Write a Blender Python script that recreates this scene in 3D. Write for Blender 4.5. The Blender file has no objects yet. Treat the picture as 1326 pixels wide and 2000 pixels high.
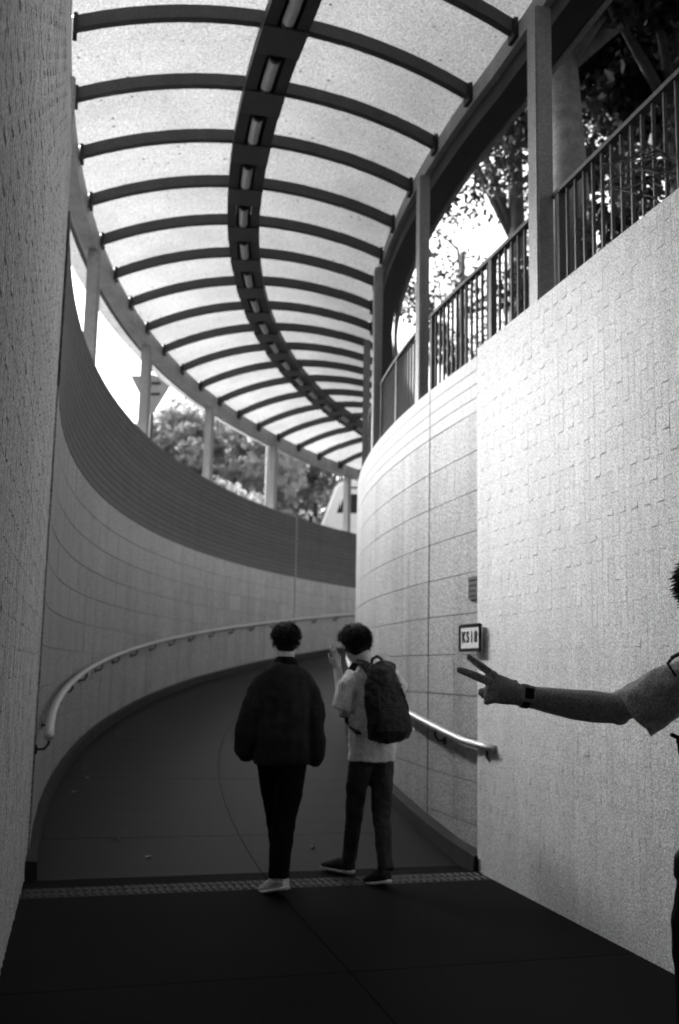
import bpy, bmesh, math, random
import numpy as np
from mathutils import Vector, Matrix, noise as mnoise
random.seed(7); RNG = np.random.default_rng(11)
rad = math.radians
SC = bpy.context.scene
COL = SC.collection

# ------------------------------------------------------------------ camera
HC = 1.41
PITCH, ROLL, FPX = rad(8.75), rad(1.15), 2000.0
F = Vector((0, math.cos(PITCH), math.sin(PITCH)))
U0 = Vector((0, -math.sin(PITCH), math.cos(PITCH)))
R0 = Vector((1, 0, 0))
CR = R0 * math.cos(ROLL) + U0 * math.sin(ROLL)
CU = U0 * math.cos(ROLL) - R0 * math.sin(ROLL)
cd = bpy.data.cameras.new('camera'); cam = bpy.data.objects.new('camera', cd); COL.objects.link(cam)
M = Matrix((CR, CU, -F)).transposed().to_4x4(); M.translation = (0, 0, HC); cam.matrix_world = M
cd.sensor_fit = 'VERTICAL'; cd.sensor_height = 36.0; cd.sensor_width = 24.0
cd.lens = FPX * 36.0 / 2000.0
cd.clip_start = 0.05; cd.clip_end = 3000
cd.dof.use_dof = True; cd.dof.focus_distance = 3.9; cd.dof.aperture_fstop = 2.6
SC.camera = cam

# ------------------------------------------------------------------ world, sun, exposure
SUN_EL, SUN_AZ = rad(34), rad(-52)      # azimuth measured from +Y towards +X
w = bpy.data.worlds.new('World'); SC.world = w; w.use_nodes = True
nt = w.node_tree; nt.nodes.clear()
sky = nt.nodes.new('ShaderNodeTexSky'); sky.sky_type = 'NISHITA'; sky.sun_disc = False
sky.sun_elevation = SUN_EL; sky.sun_rotation = SUN_AZ; sky.dust_density = 6.0; sky.air_density = 1.0
bw = nt.nodes.new('ShaderNodeRGBToBW')
bg = nt.nodes.new('ShaderNodeBackground'); bg.inputs['Strength'].default_value = 0.14
wo = nt.nodes.new('ShaderNodeOutputWorld')
nt.links.new(sky.outputs[0], bw.inputs[0]); nt.links.new(bw.outputs[0], bg.inputs[0]); nt.links.new(bg.outputs[0], wo.inputs[0])
sl = bpy.data.lights.new('sun', 'SUN'); sl.energy = 1.5; sl.angle = rad(34); sl.color = (1, 1, 1)
so = bpy.data.objects.new('sun', sl); COL.objects.link(so)
sd = Vector((math.sin(SUN_AZ) * math.cos(SUN_EL), math.cos(SUN_AZ) * math.cos(SUN_EL), math.sin(SUN_EL)))
so.rotation_euler = sd.to_track_quat('Z', 'Y').to_euler()
SC.view_settings.view_transform = 'Standard'; SC.view_settings.look = 'None'
SC.view_settings.exposure = 2.45; SC.view_settings.gamma = 1.0; SC.view_settings.use_curve_mapping = False
SC.render.engine = 'CYCLES'
SC.cycles.max_bounces = 8; SC.cycles.diffuse_bounces = 5; SC.cycles.transparent_max_bounces = 12
SC.cycles.use_denoising = True
SC.cycles.sample_clamp_indirect = 1.5
SC.cycles.use_adaptive_sampling = False
SC.cycles.pixel_filter_type = 'BLACKMAN_HARRIS'; SC.cycles.filter_width = 1.6

# ------------------------------------------------------------------ material helper
MATS = {}
def mat(name, g, rough=0.6, var=0.15, scale=3.0, bump=0.1, bscale=60.0, metal=0.0, spec=0.3, pieces=0.0,
        specks=0.0, streak=0.0, coords='world', sscale=6.0, grain=None, gscale=None):
    if name in MATS: return MATS[name]
    m = bpy.data.materials.new(name); m.use_nodes = True; t = m.node_tree; N = t.nodes; L = t.links
    b = N['Principled BSDF']; b.inputs['Roughness'].default_value = rough; b.inputs['Metallic'].default_value = metal
    b.inputs['Specular IOR Level'].default_value = spec
    if coords == 'world':
        co = N.new('ShaderNodeNewGeometry').outputs['Position']
    else:
        co = N.new('ShaderNodeTexCoord').outputs['Object']
    n1 = N.new('ShaderNodeTexNoise'); n1.inputs['Scale'].default_value = scale; n1.inputs['Detail'].default_value = 6; n1.inputs['Roughness'].default_value = 0.65
    L.new(co, n1.inputs['Vector'])
    mr = N.new('ShaderNodeMapRange'); mr.inputs['From Min'].default_value = 0.25; mr.inputs['From Max'].default_value = 0.75
    mr.inputs['To Min'].default_value = 1 - var; mr.inputs['To Max'].default_value = 1 + var
    L.new(n1.outputs['Fac'], mr.inputs['Value'])
    fac = mr.outputs[0]
    def mul(a, bb):
        x = N.new('ShaderNodeMath'); x.operation = 'MULTIPLY'; L.new(a, x.inputs[0]); L.new(bb, x.inputs[1]); return x.outputs[0]
    if pieces:
        oi = N.new('ShaderNodeObjectInfo'); r = N.new('ShaderNodeMapRange')
        r.inputs['To Min'].default_value = 1 - pieces; r.inputs['To Max'].default_value = 1 + pieces
        L.new(oi.outputs['Random'], r.inputs['Value']); fac = mul(fac, r.outputs[0])
    if streak:
        mp = N.new('ShaderNodeMapping'); mp.inputs['Scale'].default_value = (sscale, sscale, sscale * 0.06)
        L.new(co, mp.inputs['Vector']); n3 = N.new('ShaderNodeTexNoise'); n3.inputs['Scale'].default_value = 1.0; n3.inputs['Detail'].default_value = 5
        L.new(mp.outputs[0], n3.inputs['Vector']); r = N.new('ShaderNodeMapRange')
        r.inputs['From Min'].default_value = 0.45; r.inputs['From Max'].default_value = 0.8
        r.inputs['To Min'].default_value = 1.0; r.inputs['To Max'].default_value = 1 - streak
        L.new(n3.outputs['Fac'], r.inputs['Value']); fac = mul(fac, r.outputs[0])
    if specks:
        n4 = N.new('ShaderNodeTexNoise'); n4.inputs['Scale'].default_value = 14; n4.inputs['Detail'].default_value = 3
        L.new(co, n4.inputs['Vector']); r = N.new('ShaderNodeMapRange')
        r.inputs['From Min'].default_value = 0.68; r.inputs['From Max'].default_value = 0.74
        r.inputs['To Min'].default_value = 1.0; r.inputs['To Max'].default_value = 1 - specks
        L.new(n4.outputs['Fac'], r.inputs['Value']); fac = mul(fac, r.outputs[0])
    if grain is None: grain = .35 if coords == 'world' else .4
    if grain:       # fine grit of the surface itself
        n6 = N.new('ShaderNodeTexNoise'); n6.inputs['Scale'].default_value = gscale or (100 if coords == 'world' else 170); n6.inputs['Detail'].default_value = 2
        L.new(co, n6.inputs['Vector']); r = N.new('ShaderNodeMapRange'); r.inputs['From Min'].default_value = .32; r.inputs['From Max'].default_value = .68
        r.inputs['To Min'].default_value = 1 - grain; r.inputs['To Max'].default_value = 1 + grain
        L.new(n6.outputs['Fac'], r.inputs['Value']); fac = mul(fac, r.outputs[0])
    x = N.new('ShaderNodeMath'); x.operation = 'MULTIPLY'; x.inputs[1].default_value = g; L.new(fac, x.inputs[0])
    cc = N.new('ShaderNodeCombineColor')
    for i in range(3): L.new(x.outputs[0], cc.inputs[i])
    L.new(cc.outputs[0], b.inputs['Base Color'])
    if bump:
        n2 = N.new('ShaderNodeTexNoise'); n2.inputs['Scale'].default_value = bscale; n2.inputs['Detail'].default_value = 5
        L.new(co, n2.inputs['Vector']); bp = N.new('ShaderNodeBump'); bp.inputs['Strength'].default_value = bump; bp.inputs['Distance'].default_value = 0.01
        L.new(n2.outputs['Fac'], bp.inputs['Height']); L.new(bp.outputs[0], b.inputs['Normal'])
    MATS[name] = m; m['node_fac'] = 0
    return m

def roof_mat():
    m = bpy.data.materials.new('roof_sheet'); m.use_nodes = True; t = m.node_tree; N = t.nodes; L = t.links; N.clear()
    out = N.new('ShaderNodeOutputMaterial')
    tr = N.new('ShaderNodeBsdfTranslucent'); df = N.new('ShaderNodeBsdfDiffuse'); mx = N.new('ShaderNodeMixShader'); mx.inputs[0].default_value = 0.30
    co = N.new('ShaderNodeNewGeometry').outputs['Position']
    n1 = N.new('ShaderNodeTexNoise'); n1.inputs['Scale'].default_value = 1.3; n1.inputs['Detail'].default_value = 5; L.new(co, n1.inputs['Vector'])
    r1 = N.new('ShaderNodeMapRange'); r1.inputs['From Min'].default_value = .3; r1.inputs['From Max'].default_value = .7; r1.inputs['To Min'].default_value = .17; r1.inputs['To Max'].default_value = .225
    L.new(n1.outputs['Fac'], r1.inputs['Value'])
    # fallen bits lying on the sheet
    v = N.new('ShaderNodeTexVoronoi'); v.inputs['Scale'].default_value = 8.5; v.inputs['Randomness'].default_value = 1; L.new(co, v.inputs['Vector'])
    n5 = N.new('ShaderNodeTexNoise'); n5.inputs['Scale'].default_value = 1.9; L.new(co, n5.inputs['Vector'])
    th = N.new('ShaderNodeMapRange'); th.inputs['From Min'].default_value = .42; th.inputs['From Max'].default_value = .7; th.inputs['To Min'].default_value = 0.0; th.inputs['To Max'].default_value = .2
    L.new(n5.outputs['Fac'], th.inputs['Value'])
    sb = N.new('ShaderNodeMath'); sb.operation = 'GREATER_THAN'; L.new(v.outputs['Distance'], sb.inputs[0]); L.new(th.outputs[0], sb.inputs[1])
    r2 = N.new('ShaderNodeMapRange'); r2.inputs['To Min'].default_value = .3; r2.inputs['To Max'].default_value = 1; L.new(sb.outputs[0], r2.inputs['Value'])
    n7 = N.new('ShaderNodeTexNoise'); n7.inputs['Scale'].default_value = 60; n7.inputs['Detail'].default_value = 2; L.new(co, n7.inputs['Vector'])
    r7 = N.new('ShaderNodeMapRange'); r7.inputs['From Min'].default_value = .32; r7.inputs['From Max'].default_value = .68; r7.inputs['To Min'].default_value = .62; r7.inputs['To Max'].default_value = 1.3; L.new(n7.outputs['Fac'], r7.inputs['Value'])
    m7 = N.new('ShaderNodeMath'); m7.operation = 'MULTIPLY'; L.new(r1.outputs[0], m7.inputs[0]); L.new(r7.outputs[0], m7.inputs[1])
    m2 = N.new('ShaderNodeMath'); m2.operation = 'MULTIPLY'; L.new(m7.outputs[0], m2.inputs[0]); L.new(r2.outputs[0], m2.inputs[1])
    cc = N.new('ShaderNodeCombineColor')
    for i in range(3): L.new(m2.outputs[0], cc.inputs[i])
    L.new(cc.outputs[0], tr.inputs['Color']); L.new(cc.outputs[0], df.inputs['Color'])
    L.new(tr.outputs[0], mx.inputs[1]); L.new(df.outputs[0], mx.inputs[2]); L.new(mx.outputs[0], out.inputs['Surface'])
    return m

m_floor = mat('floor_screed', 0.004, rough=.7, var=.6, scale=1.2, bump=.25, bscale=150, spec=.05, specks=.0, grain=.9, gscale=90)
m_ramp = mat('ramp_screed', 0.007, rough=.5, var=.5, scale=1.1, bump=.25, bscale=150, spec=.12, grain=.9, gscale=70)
m_tactile = mat('tactile_tile', 0.006, rough=.55, var=.3, scale=6, bump=.1, pieces=.3)
m_kerb = mat('kerb_concrete', 0.022, rough=.8, var=.5, scale=4, bump=.4, bscale=60)
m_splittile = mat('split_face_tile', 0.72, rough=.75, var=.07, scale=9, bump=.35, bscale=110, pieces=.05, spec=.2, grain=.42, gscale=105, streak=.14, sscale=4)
m_splitleft = mat('split_face_tile_far', 0.68, rough=.75, var=.08, scale=9, bump=.35, bscale=110, spec=.2, grain=.6, gscale=95)
m_grout = mat('grout', 0.34, rough=.9, var=.15, scale=6)
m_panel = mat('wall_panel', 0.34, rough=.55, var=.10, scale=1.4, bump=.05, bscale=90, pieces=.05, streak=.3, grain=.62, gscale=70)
m_course = mat('small_light_tile', 0.33, rough=.5, var=.1, scale=2, bump=.05, pieces=.04)
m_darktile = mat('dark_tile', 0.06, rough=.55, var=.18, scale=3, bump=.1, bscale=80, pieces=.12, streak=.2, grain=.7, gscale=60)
m_steel = mat('painted_steel', 0.055, rough=.5, var=.2, scale=4, bump=.05, bscale=40, streak=.25)
m_steeldk = mat('painted_steel_beam', 0.035, rough=.55, var=.2, scale=3, bump=.05, bscale=40, streak=.2)
m_post = mat('post_paint', 0.3, rough=.5, var=.18, scale=2.2, bump=.05, bscale=40, streak=.3)
m_fence = mat('fence_paint', 0.07, rough=.5, var=.2, scale=6, bump=.05)
m_rail = mat('handrail_steel', 0.5, rough=.4, var=.08, scale=6, bump=.02, metal=.5)
m_black = mat('black_paint', 0.01, rough=.45, var=.2)
m_diffuser = mat('lamp_diffuser', 0.4, rough=.35, var=.15, scale=7, bump=.02, spec=.5)
m_white = mat('white_paint', .75, rough=.4, var=.06)
m_signface = mat('sign_face', 0.75, rough=.45, var=.08, scale=12)
m_plaque = mat('plaque', .09, rough=.5, var=.3, scale=25)
m_bark = mat('bark', .16, rough=.9, var=.4, scale=7, bump=.8, bscale=18, streak=.3)
m_barkdk = mat('bark_dark', .09, rough=.9, var=.4, scale=7, bump=.8, bscale=18)
def leaf_mat(name, g, tr, var=.4, scale=2.0):
    m = mat(name, g, rough=.6, var=var, scale=scale, bump=0); t = m.node_tree; N = t.nodes; L = t.links
    b = N['Principled BSDF']; out = [n for n in N if n.type == 'OUTPUT_MATERIAL'][0]
    src = b.inputs['Base Color'].links[0].from_socket
    tl = N.new('ShaderNodeBsdfTranslucent'); L.new(src, tl.inputs['Color']); mx = N.new('ShaderNodeMixShader'); mx.inputs[0].default_value = tr
    L.new(b.outputs[0], mx.inputs[1]); L.new(tl.outputs[0], mx.inputs[2]); L.new(mx.outputs[0], out.inputs['Surface']); return m
m_leafdk = leaf_mat('leaf_dark', .03, .25)
m_leaf = leaf_mat('leaf_mid', .20, .5, .5, 1.2)
m_leafpale = leaf_mat('leaf_pale', .38, .5, .5, 1.0)
m_earth = mat('earth', .10, rough=.95, var=.4, scale=.8, bump=.5)
m_road = mat('asphalt', .06, rough=.9, var=.25, scale=.6, bump=.3)
m_conc = mat('concrete', .30, rough=.85, var=.15, scale=1.5, bump=.2, bscale=40)
m_ceil = mat('ceiling_concrete', .12, rough=.9, var=.15)
m_glass = mat('vehicle_glass', .03, rough=.08, var=.1, bump=0, spec=.6)
m_tyre = mat('tyre', .02, rough=.9)
m_skin = mat('skin', 0.66, rough=.5, var=.12, scale=30, bump=.15, bscale=250, spec=.35, coords='obj')
m_hair = mat('hair', 0.004, rough=.5, var=.4, scale=40, bump=.5, bscale=200, spec=.3, coords='obj')
m_jacket = mat('jacket_cloth', 0.024, rough=.85, var=.35, scale=6, bump=.5, bscale=35, spec=.15, coords='obj')
m_collar = mat('collar_cord', .008, rough=.9, var=.3, scale=20, bump=.4, bscale=150, spec=.1, coords='obj')
m_trous = mat('black_trousers', 0.005, rough=.9, var=.3, scale=8, bump=.4, bscale=30, spec=.1, coords='obj')
m_jeans = mat('dark_jeans', 0.05, rough=.85, var=.5, scale=9, bump=.6, bscale=40, spec=.15, coords='obj')
m_tee = mat('pale_tee', 0.8, rough=.9, var=.08, scale=8, bump=.5, bscale=22, spec=.1, coords='obj')
m_shirt = mat('grey_shirt', 0.72, rough=.9, var=.12, scale=8, bump=.5, bscale=25, spec=.1, coords='obj')
m_bag = mat('bag_nylon', 0.018, rough=.6, var=.4, scale=7, bump=.6, bscale=28, spec=.3, coords='obj')
m_canvas = mat('shoe_canvas', 0.8, rough=.8, var=.15, coords='obj')
m_sole = mat('shoe_sole', 0.85, rough=.6, var=.1, coords='obj')
m_shoedk = mat('shoe_dark', .03, rough=.7, var=.2, coords='obj')
m_eye = mat('eye', .6, rough=.2, var=.1)

# ------------------------------------------------------------------ object helpers
def link(name, me, m=None, parent=None):
    o = bpy.data.objects.new(name, me); COL.objects.link(o)
    if m is not None and me is not None and len(me.materials) == 0: me.materials.append(m)
    if parent is not None: o.parent = parent
    return o
def tag(o, label=None, cat=None, group=None, kind=None):
    if label: o['label'] = label
    if cat: o['category'] = cat
    if group: o['group'] = group
    if kind: o['kind'] = kind
    return o
def thing(name, label, cat, loc=(0, 0, 0), group=None):
    o = bpy.data.objects.new(name, None); COL.objects.link(o); o.location = loc; o.empty_display_size = .1
    return tag(o, label, cat, group)
def wparent(o, p):
    """parent keeping world coordinates of vertices (thing has only a translation)"""
    o.parent = p; o.matrix_parent_inverse = Matrix.Translation(-p.location) ; return o
def bm_obj(name, bm, m, parent=None, smooth=False, keep=False):
    me = bpy.data.meshes.new(name); bmesh.ops.recalc_face_normals(bm, faces=bm.faces); bm.to_mesh(me); bm.free()
    if smooth:
        me.shade_smooth()
    o = link(name, me, m)
    if parent is not None:
        wparent(o, parent)
    return o
def np_mesh(name, V, Q, m):
    me = bpy.data.meshes.new(name); V = np.asarray(V, np.float32); Q = np.asarray(Q, np.int32); k = Q.shape[1]
    me.vertices.add(len(V)); me.vertices.foreach_set('co', V.ravel())
    me.loops.add(Q.size); me.loops.foreach_set('vertex_index', Q.ravel())
    me.polygons.add(len(Q)); me.polygons.foreach_set('loop_start', np.arange(0, Q.size, k, dtype=np.int32))
    me.update(); me.validate(); me.materials.append(m); return me
def hexa(bm, P):
    """8 points: bottom 4 (ccw) then top 4"""
    v = [bm.verts.new(p) for p in P]
    for f in ((3, 2, 1, 0), (4, 5, 6, 7), (0, 1, 5, 4), (1, 2, 6, 5), (2, 3, 7, 6), (3, 0, 4, 7)):
        bm.faces.new([v[i] for i in f])
def box(bm, c, s, R=None):
    c = Vector(c); P = []
    for z in (-1, 1):
        for x, y in ((-1, -1), (1, -1), (1, 1), (-1, 1)):
            d = Vector((x * s[0] / 2, y * s[1] / 2, z * s[2] / 2))
            if R is not None: d = R @ d
            P.append(c + d)
    hexa(bm, P)
def tube(bm, pts, radii, seg=12, side=None, cap=True):
    pts = [Vector(p) for p in pts]; n = len(pts); rings = []
    prev = None
    for i, p in enumerate(pts):
        t = (pts[min(i + 1, n - 1)] - pts[max(i - 1, 0)])
        t = t.normalized() if t.length > 1e-9 else Vector((0, 0, 1))
        if prev is None:
            ref = Vector(side) if side is not None else (Vector((1, 0, 0)) if abs(t.x) < .9 else Vector((0, 1, 0)))
        else:
            ref = prev
        a = (ref - t * ref.dot(t))
        if a.length < 1e-6: a = t.orthogonal()
        a.normalize(); b = t.cross(a); prev = a
        r = radii[i] if isinstance(radii, (list, tuple)) else radii
        ra, rb = r if isinstance(r, (list, tuple)) else (r, r)
        rings.append([bm.verts.new(p + a * (ra * math.cos(2 * math.pi * k / seg)) + b * (rb * math.sin(2 * math.pi * k / seg))) for k in range(seg)])
    for i in range(n - 1):
        for k in range(seg):
            bm.faces.new((rings[i][k], rings[i][(k + 1) % seg], rings[i + 1][(k + 1) % seg], rings[i + 1][k]))
    if cap:
        bm.faces.new(rings[0][::-1]); bm.faces.new(rings[-1])
def ellipsoid(bm, c, r, R=None, seg=16, rings=10):
    mtx = Matrix.Translation(Vector(c)) @ (R.to_4x4() if R is not None else Matrix.Identity(4)) @ Matrix.Diagonal((r[0], r[1], r[2], 1))
    bmesh.ops.create_uvsphere(bm, u_segments=seg, v_segments=rings, radius=1, matrix=mtx)
def remeshed(name, bm, voxel, m, parent=None, smooth=6, disp=None):
    me = bpy.data.meshes.new('tmp'); bmesh.ops.recalc_face_normals(bm, faces=bm.faces); bm.to_mesh(me); bm.free()
    o = bpy.data.objects.new('tmp', me); COL.objects.link(o)
    r = o.modifiers.new('r', 'REMESH'); r.mode = 'VOXEL'; r.voxel_size = voxel
    if smooth:
        s = o.modifiers.new('s', 'SMOOTH'); s.factor = .5; s.iterations = smooth
    if disp:
        for k, (sz, st) in enumerate(disp):
            tx = bpy.data.textures.new('fold', 'CLOUDS'); tx.noise_scale = sz; tx.noise_depth = 2
            d = o.modifiers.new('d', 'DISPLACE'); d.texture = tx; d.strength = st; d.mid_level = .5; d.texture_coords = 'LOCAL'
    dg = bpy.context.evaluated_depsgraph_get(); dg.update()
    ev = o.evaluated_get(dg); nm = bpy.data.meshes.new_from_object(ev)
    bpy.data.objects.remove(o); bpy.data.meshes.remove(me)
    nm.name = name; nm.shade_smooth(); nm.materials.clear()
    o = link(name, nm, m)
    if parent is not None: wparent(o, parent)
    return o

# ------------------------------------------------------------------ layout of the passage
C0 = Vector((20.468, 13.566)); THS = -106.3
RO, RI = 23.40, 20.235
DIRV = Vector((-.24, .971)).normalized()
Z_RW, Z_BAND, Z_LW, Z_EAVE = 3.89, 3.44, 4.81, 6.405
RCOR = Vector((1.039, 7.646)); LCOR = Vector((-2.094, 7.305))
NR = Vector((-DIRV.y, DIRV.x)); NL = -NR      # right wall faces NR (to the left)
def pol(th, R):
    a = rad(th)
    if th >= THS:
        return Vector((C0.x + R * math.sin(a), C0.y + R * math.cos(a)))
    a0 = rad(THS); s = (a0 - a) * 21.8
    return Vector((C0.x + R * math.sin(a0), C0.y + R * math.cos(a0))) - DIRV * s
def P3(th, R, z):
    q = pol(th, R); return Vector((q.x, q.y, z))
def ramp(th): return max(0.0, 2.294 * rad(th - THS))
def sweep(name, th0, th1, n, prof, m, parent=None, follow=False, smooth=False):
    """closed (R,z) profile swept along the passage"""
    bm = bmesh.new(); rings = []
    for i in range(n + 1):
        th = th0 + (th1 - th0) * i / n; dz = ramp(th) if follow else 0
        rings.append([bm.verts.new(P3(th, R, z + dz)) for R, z in prof])
    k = len(prof)
    for i in range(n):
        for j in range(k):
            bm.faces.new((rings[i][j], rings[i][(j + 1) % k], rings[i + 1][(j + 1) % k], rings[i + 1][j]))
    bm.faces.new(rings[0][::-1]); bm.faces.new(rings[-1])
    return bm_obj(name, bm, m, parent, smooth)
def rect(r0, r1, z0, z1): return [(r0, z0), (r1, z0), (r1, z1), (r0, z1)]
TH_END = -22.0

# ---------------------------- ground, landing floor, ramp
def ground_sheet(name, side, m, z):
    ths = [-320, -250, -180, -140, -115, THS] + list(np.linspace(THS + 2, 55, 60))
    V = []; Q = []
    offs = ([0.1, 8, 30, 120, 900] if side > 0 else [-.1, -6, -12, -18.5])
    for th in ths:
        for o in offs:
            R = (RO if side > 0 else RI) + o
            V.append(P3(th, R, z))
    k = len(offs)
    for i in range(len(ths) - 1):
        for j in range(k - 1):
            a = i * k + j; Q.append((a, a + 1, a + k + 1, a + k))
    o = link(name, np_mesh(name, V, Q, m)); return tag(o, kind='structure')
ground_sheet('road', 1, m_road, 3.60)
ground_sheet('ground', -1, m_earth, 3.62)

fl = bpy.data.objects.new('floor', None); COL.objects.link(fl); tag(fl, kind='structure')
RM = 21.83
def slab(name, pts, z, m, parent, th=.06):
    bm = bmesh.new(); hexa(bm, [Vector((*p[:2], (p[2] if len(p) > 2 else z) - th)) for p in pts] + [Vector((*p[:2], (p[2] if len(p) > 2 else z))) for p in pts])
    return bm_obj(name, bm, m, parent)
# landing slabs, run back under the bridge
back = -DIRV
tr = [0.02, .52, 2.4, 4.4, 6.4, 8.4, 10.4, 12.4, 14.4]
for c, (ra, rb) in enumerate(((20.10, RM - .003), (RM + .003, 23.55))):
    for i in range(len(tr) - 1):
        def q(R, t):
            return pol(THS, R) + back * t
        a, b_ = (tr[i] + .003, tr[i + 1] - .003) if i else (.005, .247)
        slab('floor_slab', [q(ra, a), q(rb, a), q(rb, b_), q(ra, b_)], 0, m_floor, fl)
# ribbed warning tiles across the foot of the ramp
tp = bpy.data.objects.new('tactile_paving', None); COL.objects.link(tp); tag(tp, kind='structure')
bm = bmesh.new(); TW = .30
hexa(bm, [Vector((x, y, -.05)) for x, y in ((.002, .002), (TW - .002, .002), (TW - .002, .27), (.002, .27))] + [Vector((x, y, 0)) for x, y in ((.002, .002), (TW - .002, .002), (TW - .002, .27), (.002, .27))])
for k in range(6):
    cx = .025 + k * .05
    for y0 in (.02, .15):
        hexa(bm, [Vector((cx - .016, y0, -.001)), Vector((cx + .016, y0, -.001)), Vector((cx + .016, y0 + .105, -.001)), Vector((cx - .016, y0 + .105, -.001)),
              Vector((cx - .009, y0 + .01, .006)), Vector((cx + .009, y0 + .01, .006)), Vector((cx + .009, y0 + .10, .006)), Vector((cx - .009, y0 + .10, .006))])
tme = bpy.data.meshes.new('tactile_tile'); bmesh.ops.recalc_face_normals(bm, faces=bm.faces); bm.to_mesh(tme); bm.free(); tme.materials.append(m_tactile)
radial = (pol(THS, 24) - pol(THS, 20)).normalized()
for k in range(12):
    o = link('tactile_tile', tme, None, tp); p = pol(THS, 20.10 + k * TW) + back * .52
    ex = Vector((radial.x, radial.y, 0)); ey = Vector((DIRV.x, DIRV.y, 0)); ez = Vector((0, 0, 1))
    ey = (ey - ex * ey.dot(ex)).normalized()
    mm = Matrix((ex, ey, ez)).transposed().to_4x4(); mm.translation = (p.x, p.y, .0); o.matrix_world = mm
# ramp slabs
rp = bpy.data.objects.new('ramp', None); COL.objects.link(rp); tag(rp, kind='structure')
edges = [THS, THS + 2.55] + list(np.arange(THS + 8.0, TH_END, 5.45))
for i in range(len(edges) - 1):
    for ra, rb in ((20.10, RM - .003), (RM + .003, 23.55)):
        n = 4; a, b_ = edges[i] + .009, edges[i + 1] - .009
        bm = bmesh.new(); T = []; B = []
        for k in range(n + 1):
            th = a + (b_ - a) * k / n; z = ramp(th)
            T.append([bm.verts.new(P3(th, ra, z)), bm.verts.new(P3(th, rb, z))]); B.append([bm.verts.new(P3(th, ra, z - .08)), bm.verts.new(P3(th, rb, z - .08))])
        for k in range(n):
            bm.faces.new((T[k][0], T[k][1], T[k + 1][1], T[k + 1][0])); bm.faces.new((B[k][0], B[k + 1][0], B[k + 1][1], B[k][1]))
            for j in (0, 1):
                bm.faces.new((T[k][j], T[k + 1][j], B[k + 1][j], B[k][j]))
        for k in (0, n): bm.faces.new((T[k][0], B[k][0], B[k][1], T[k][1]))
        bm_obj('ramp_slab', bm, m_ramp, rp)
sub = sweep('subgrade', -150, TH_END, 60, rect(19.9, 23.8, -.5, -.09), m_kerb, None, follow=True); tag(sub, kind='structure')
# kerbs
k1 = sweep('kerb', -106.95, TH_END, 60, [(20.1, -.06), (RI + .115, -.06), (RI + .10, .11), (20.1, .125)], m_kerb, None, follow=True); tag(k1, kind='structure')
k2 = sweep('kerb', -106.2, TH_END, 60, [(23.5, -.06), (23.5, .125), (RO - .055, .11), (RO - .065, -.06)], m_kerb, None, follow=True); tag(k2, kind='structure')

# ---------------------------- curved ramp walls
def curved_wall(name, label, side, th0, th1, ztop, dark_courses):
    wl = thing(name, label, 'wall', P3(th0, RI if side < 0 else RO, 0))
    s = side; R = RI if s < 0 else RO          # s<0 inner(right) wall: body lies at smaller R
    body = rect(*( (R - .24, R - .013) if s < 0 else (R + .013, R + .24)), -.1, ztop - .02)
    sweep('wall_core', th0, th1, 70, body, m_grout, wl)
    # big panels
    step = math.degrees(.63 / R); zrow = .3155
    nth = int((th1 - th0) / step); protos = {}
    th_vis = -84 if s < 0 else -52
    for i in range(nth):
        ta = th0 + i * step; tb = ta + step
        if ta > th_vis: break
        for r in range(11):
            z1 = Z_BAND - r * zrow - .0035; z0 = Z_BAND - (r + 1) * zrow + .0035
            zlim = ramp(ta) + .09
            if z1 < zlim: continue
            z0 = max(z0, zlim)
            bm = bmesh.new(); g = .0015 if i % 2 else .003
            gd = math.degrees(g / R); f = R + (random.uniform(-.0012, .0012)); bk = R + (.02 if s > 0 else -.02)
            P = []
            for zz in (z0, z1):
                P += [P3(ta + gd, f, zz), P3(tb - gd, f, zz), P3(tb - gd, bk, zz), P3(ta + gd, bk, zz)]
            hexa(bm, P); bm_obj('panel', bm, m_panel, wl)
    # far continuation as plain facing
    sweep('far_facing', th_vis + 1.9, th1, 30, rect(R - .004, R + .01, 0, Z_BAND - .004) if s > 0 else rect(R - .01, R + .004, 0, Z_BAND - .004), m_panel, wl)
    # narrow courses above
    n = dark_courses; pitch = (ztop - Z_BAND) / n
    for k in range(n):
        z0 = Z_BAND + k * pitch + .003; z1 = Z_BAND + (k + 1) * pitch - .003
        if s > 0:
            pr = [(R + .02, z0), (R - .003, z0), (R - .006, z0 + .01), (R - .006, z1 - .01), (R - .003, z1), (R + .02, z1)]
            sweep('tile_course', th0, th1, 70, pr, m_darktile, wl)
        else:
            bm = bmesh.new(); st = math.degrees(.112 / R); th = th0 + (st / 2 if k % 2 else 0)
            while th < -80:
                P = []
                for zz in (z0, z1):
                    f = R + .001
                    P += [P3(th + .004, f, zz), P3(th + st - .004, f, zz), P3(th + st - .004, R - .02, zz), P3(th + .004, R - .02, zz)]
                hexa(bm, P); th += st
            tag(bm_obj('tile_course', bm, m_course, wl), kind='stuff')
    return wl
wl_in = curved_wall('ramp_wall', 'pale panelled curved wall on the inner side of the ramp, under the railing', -1, -106.94, TH_END, Z_RW, 4)
wl_out = curved_wall('ramp_wall', 'long curved outer wall of the ramp with a dark ribbed tile band on top', 1, -105.45, TH_END, Z_LW, 15)
bm = bmesh.new()   # movement joint on the outer and inner wall
wlj = sweep('movement_joint', -66.35, -66.27, 1, rect(RO - .016, RO + .01, .1, Z_LW - .01), m_conc, wl_out)
wlj2 = sweep('movement_joint', -103.42, -103.39, 1, rect(RI - .01, RI + .0035, .1, Z_RW - .01), m_black, wl_in)

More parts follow.
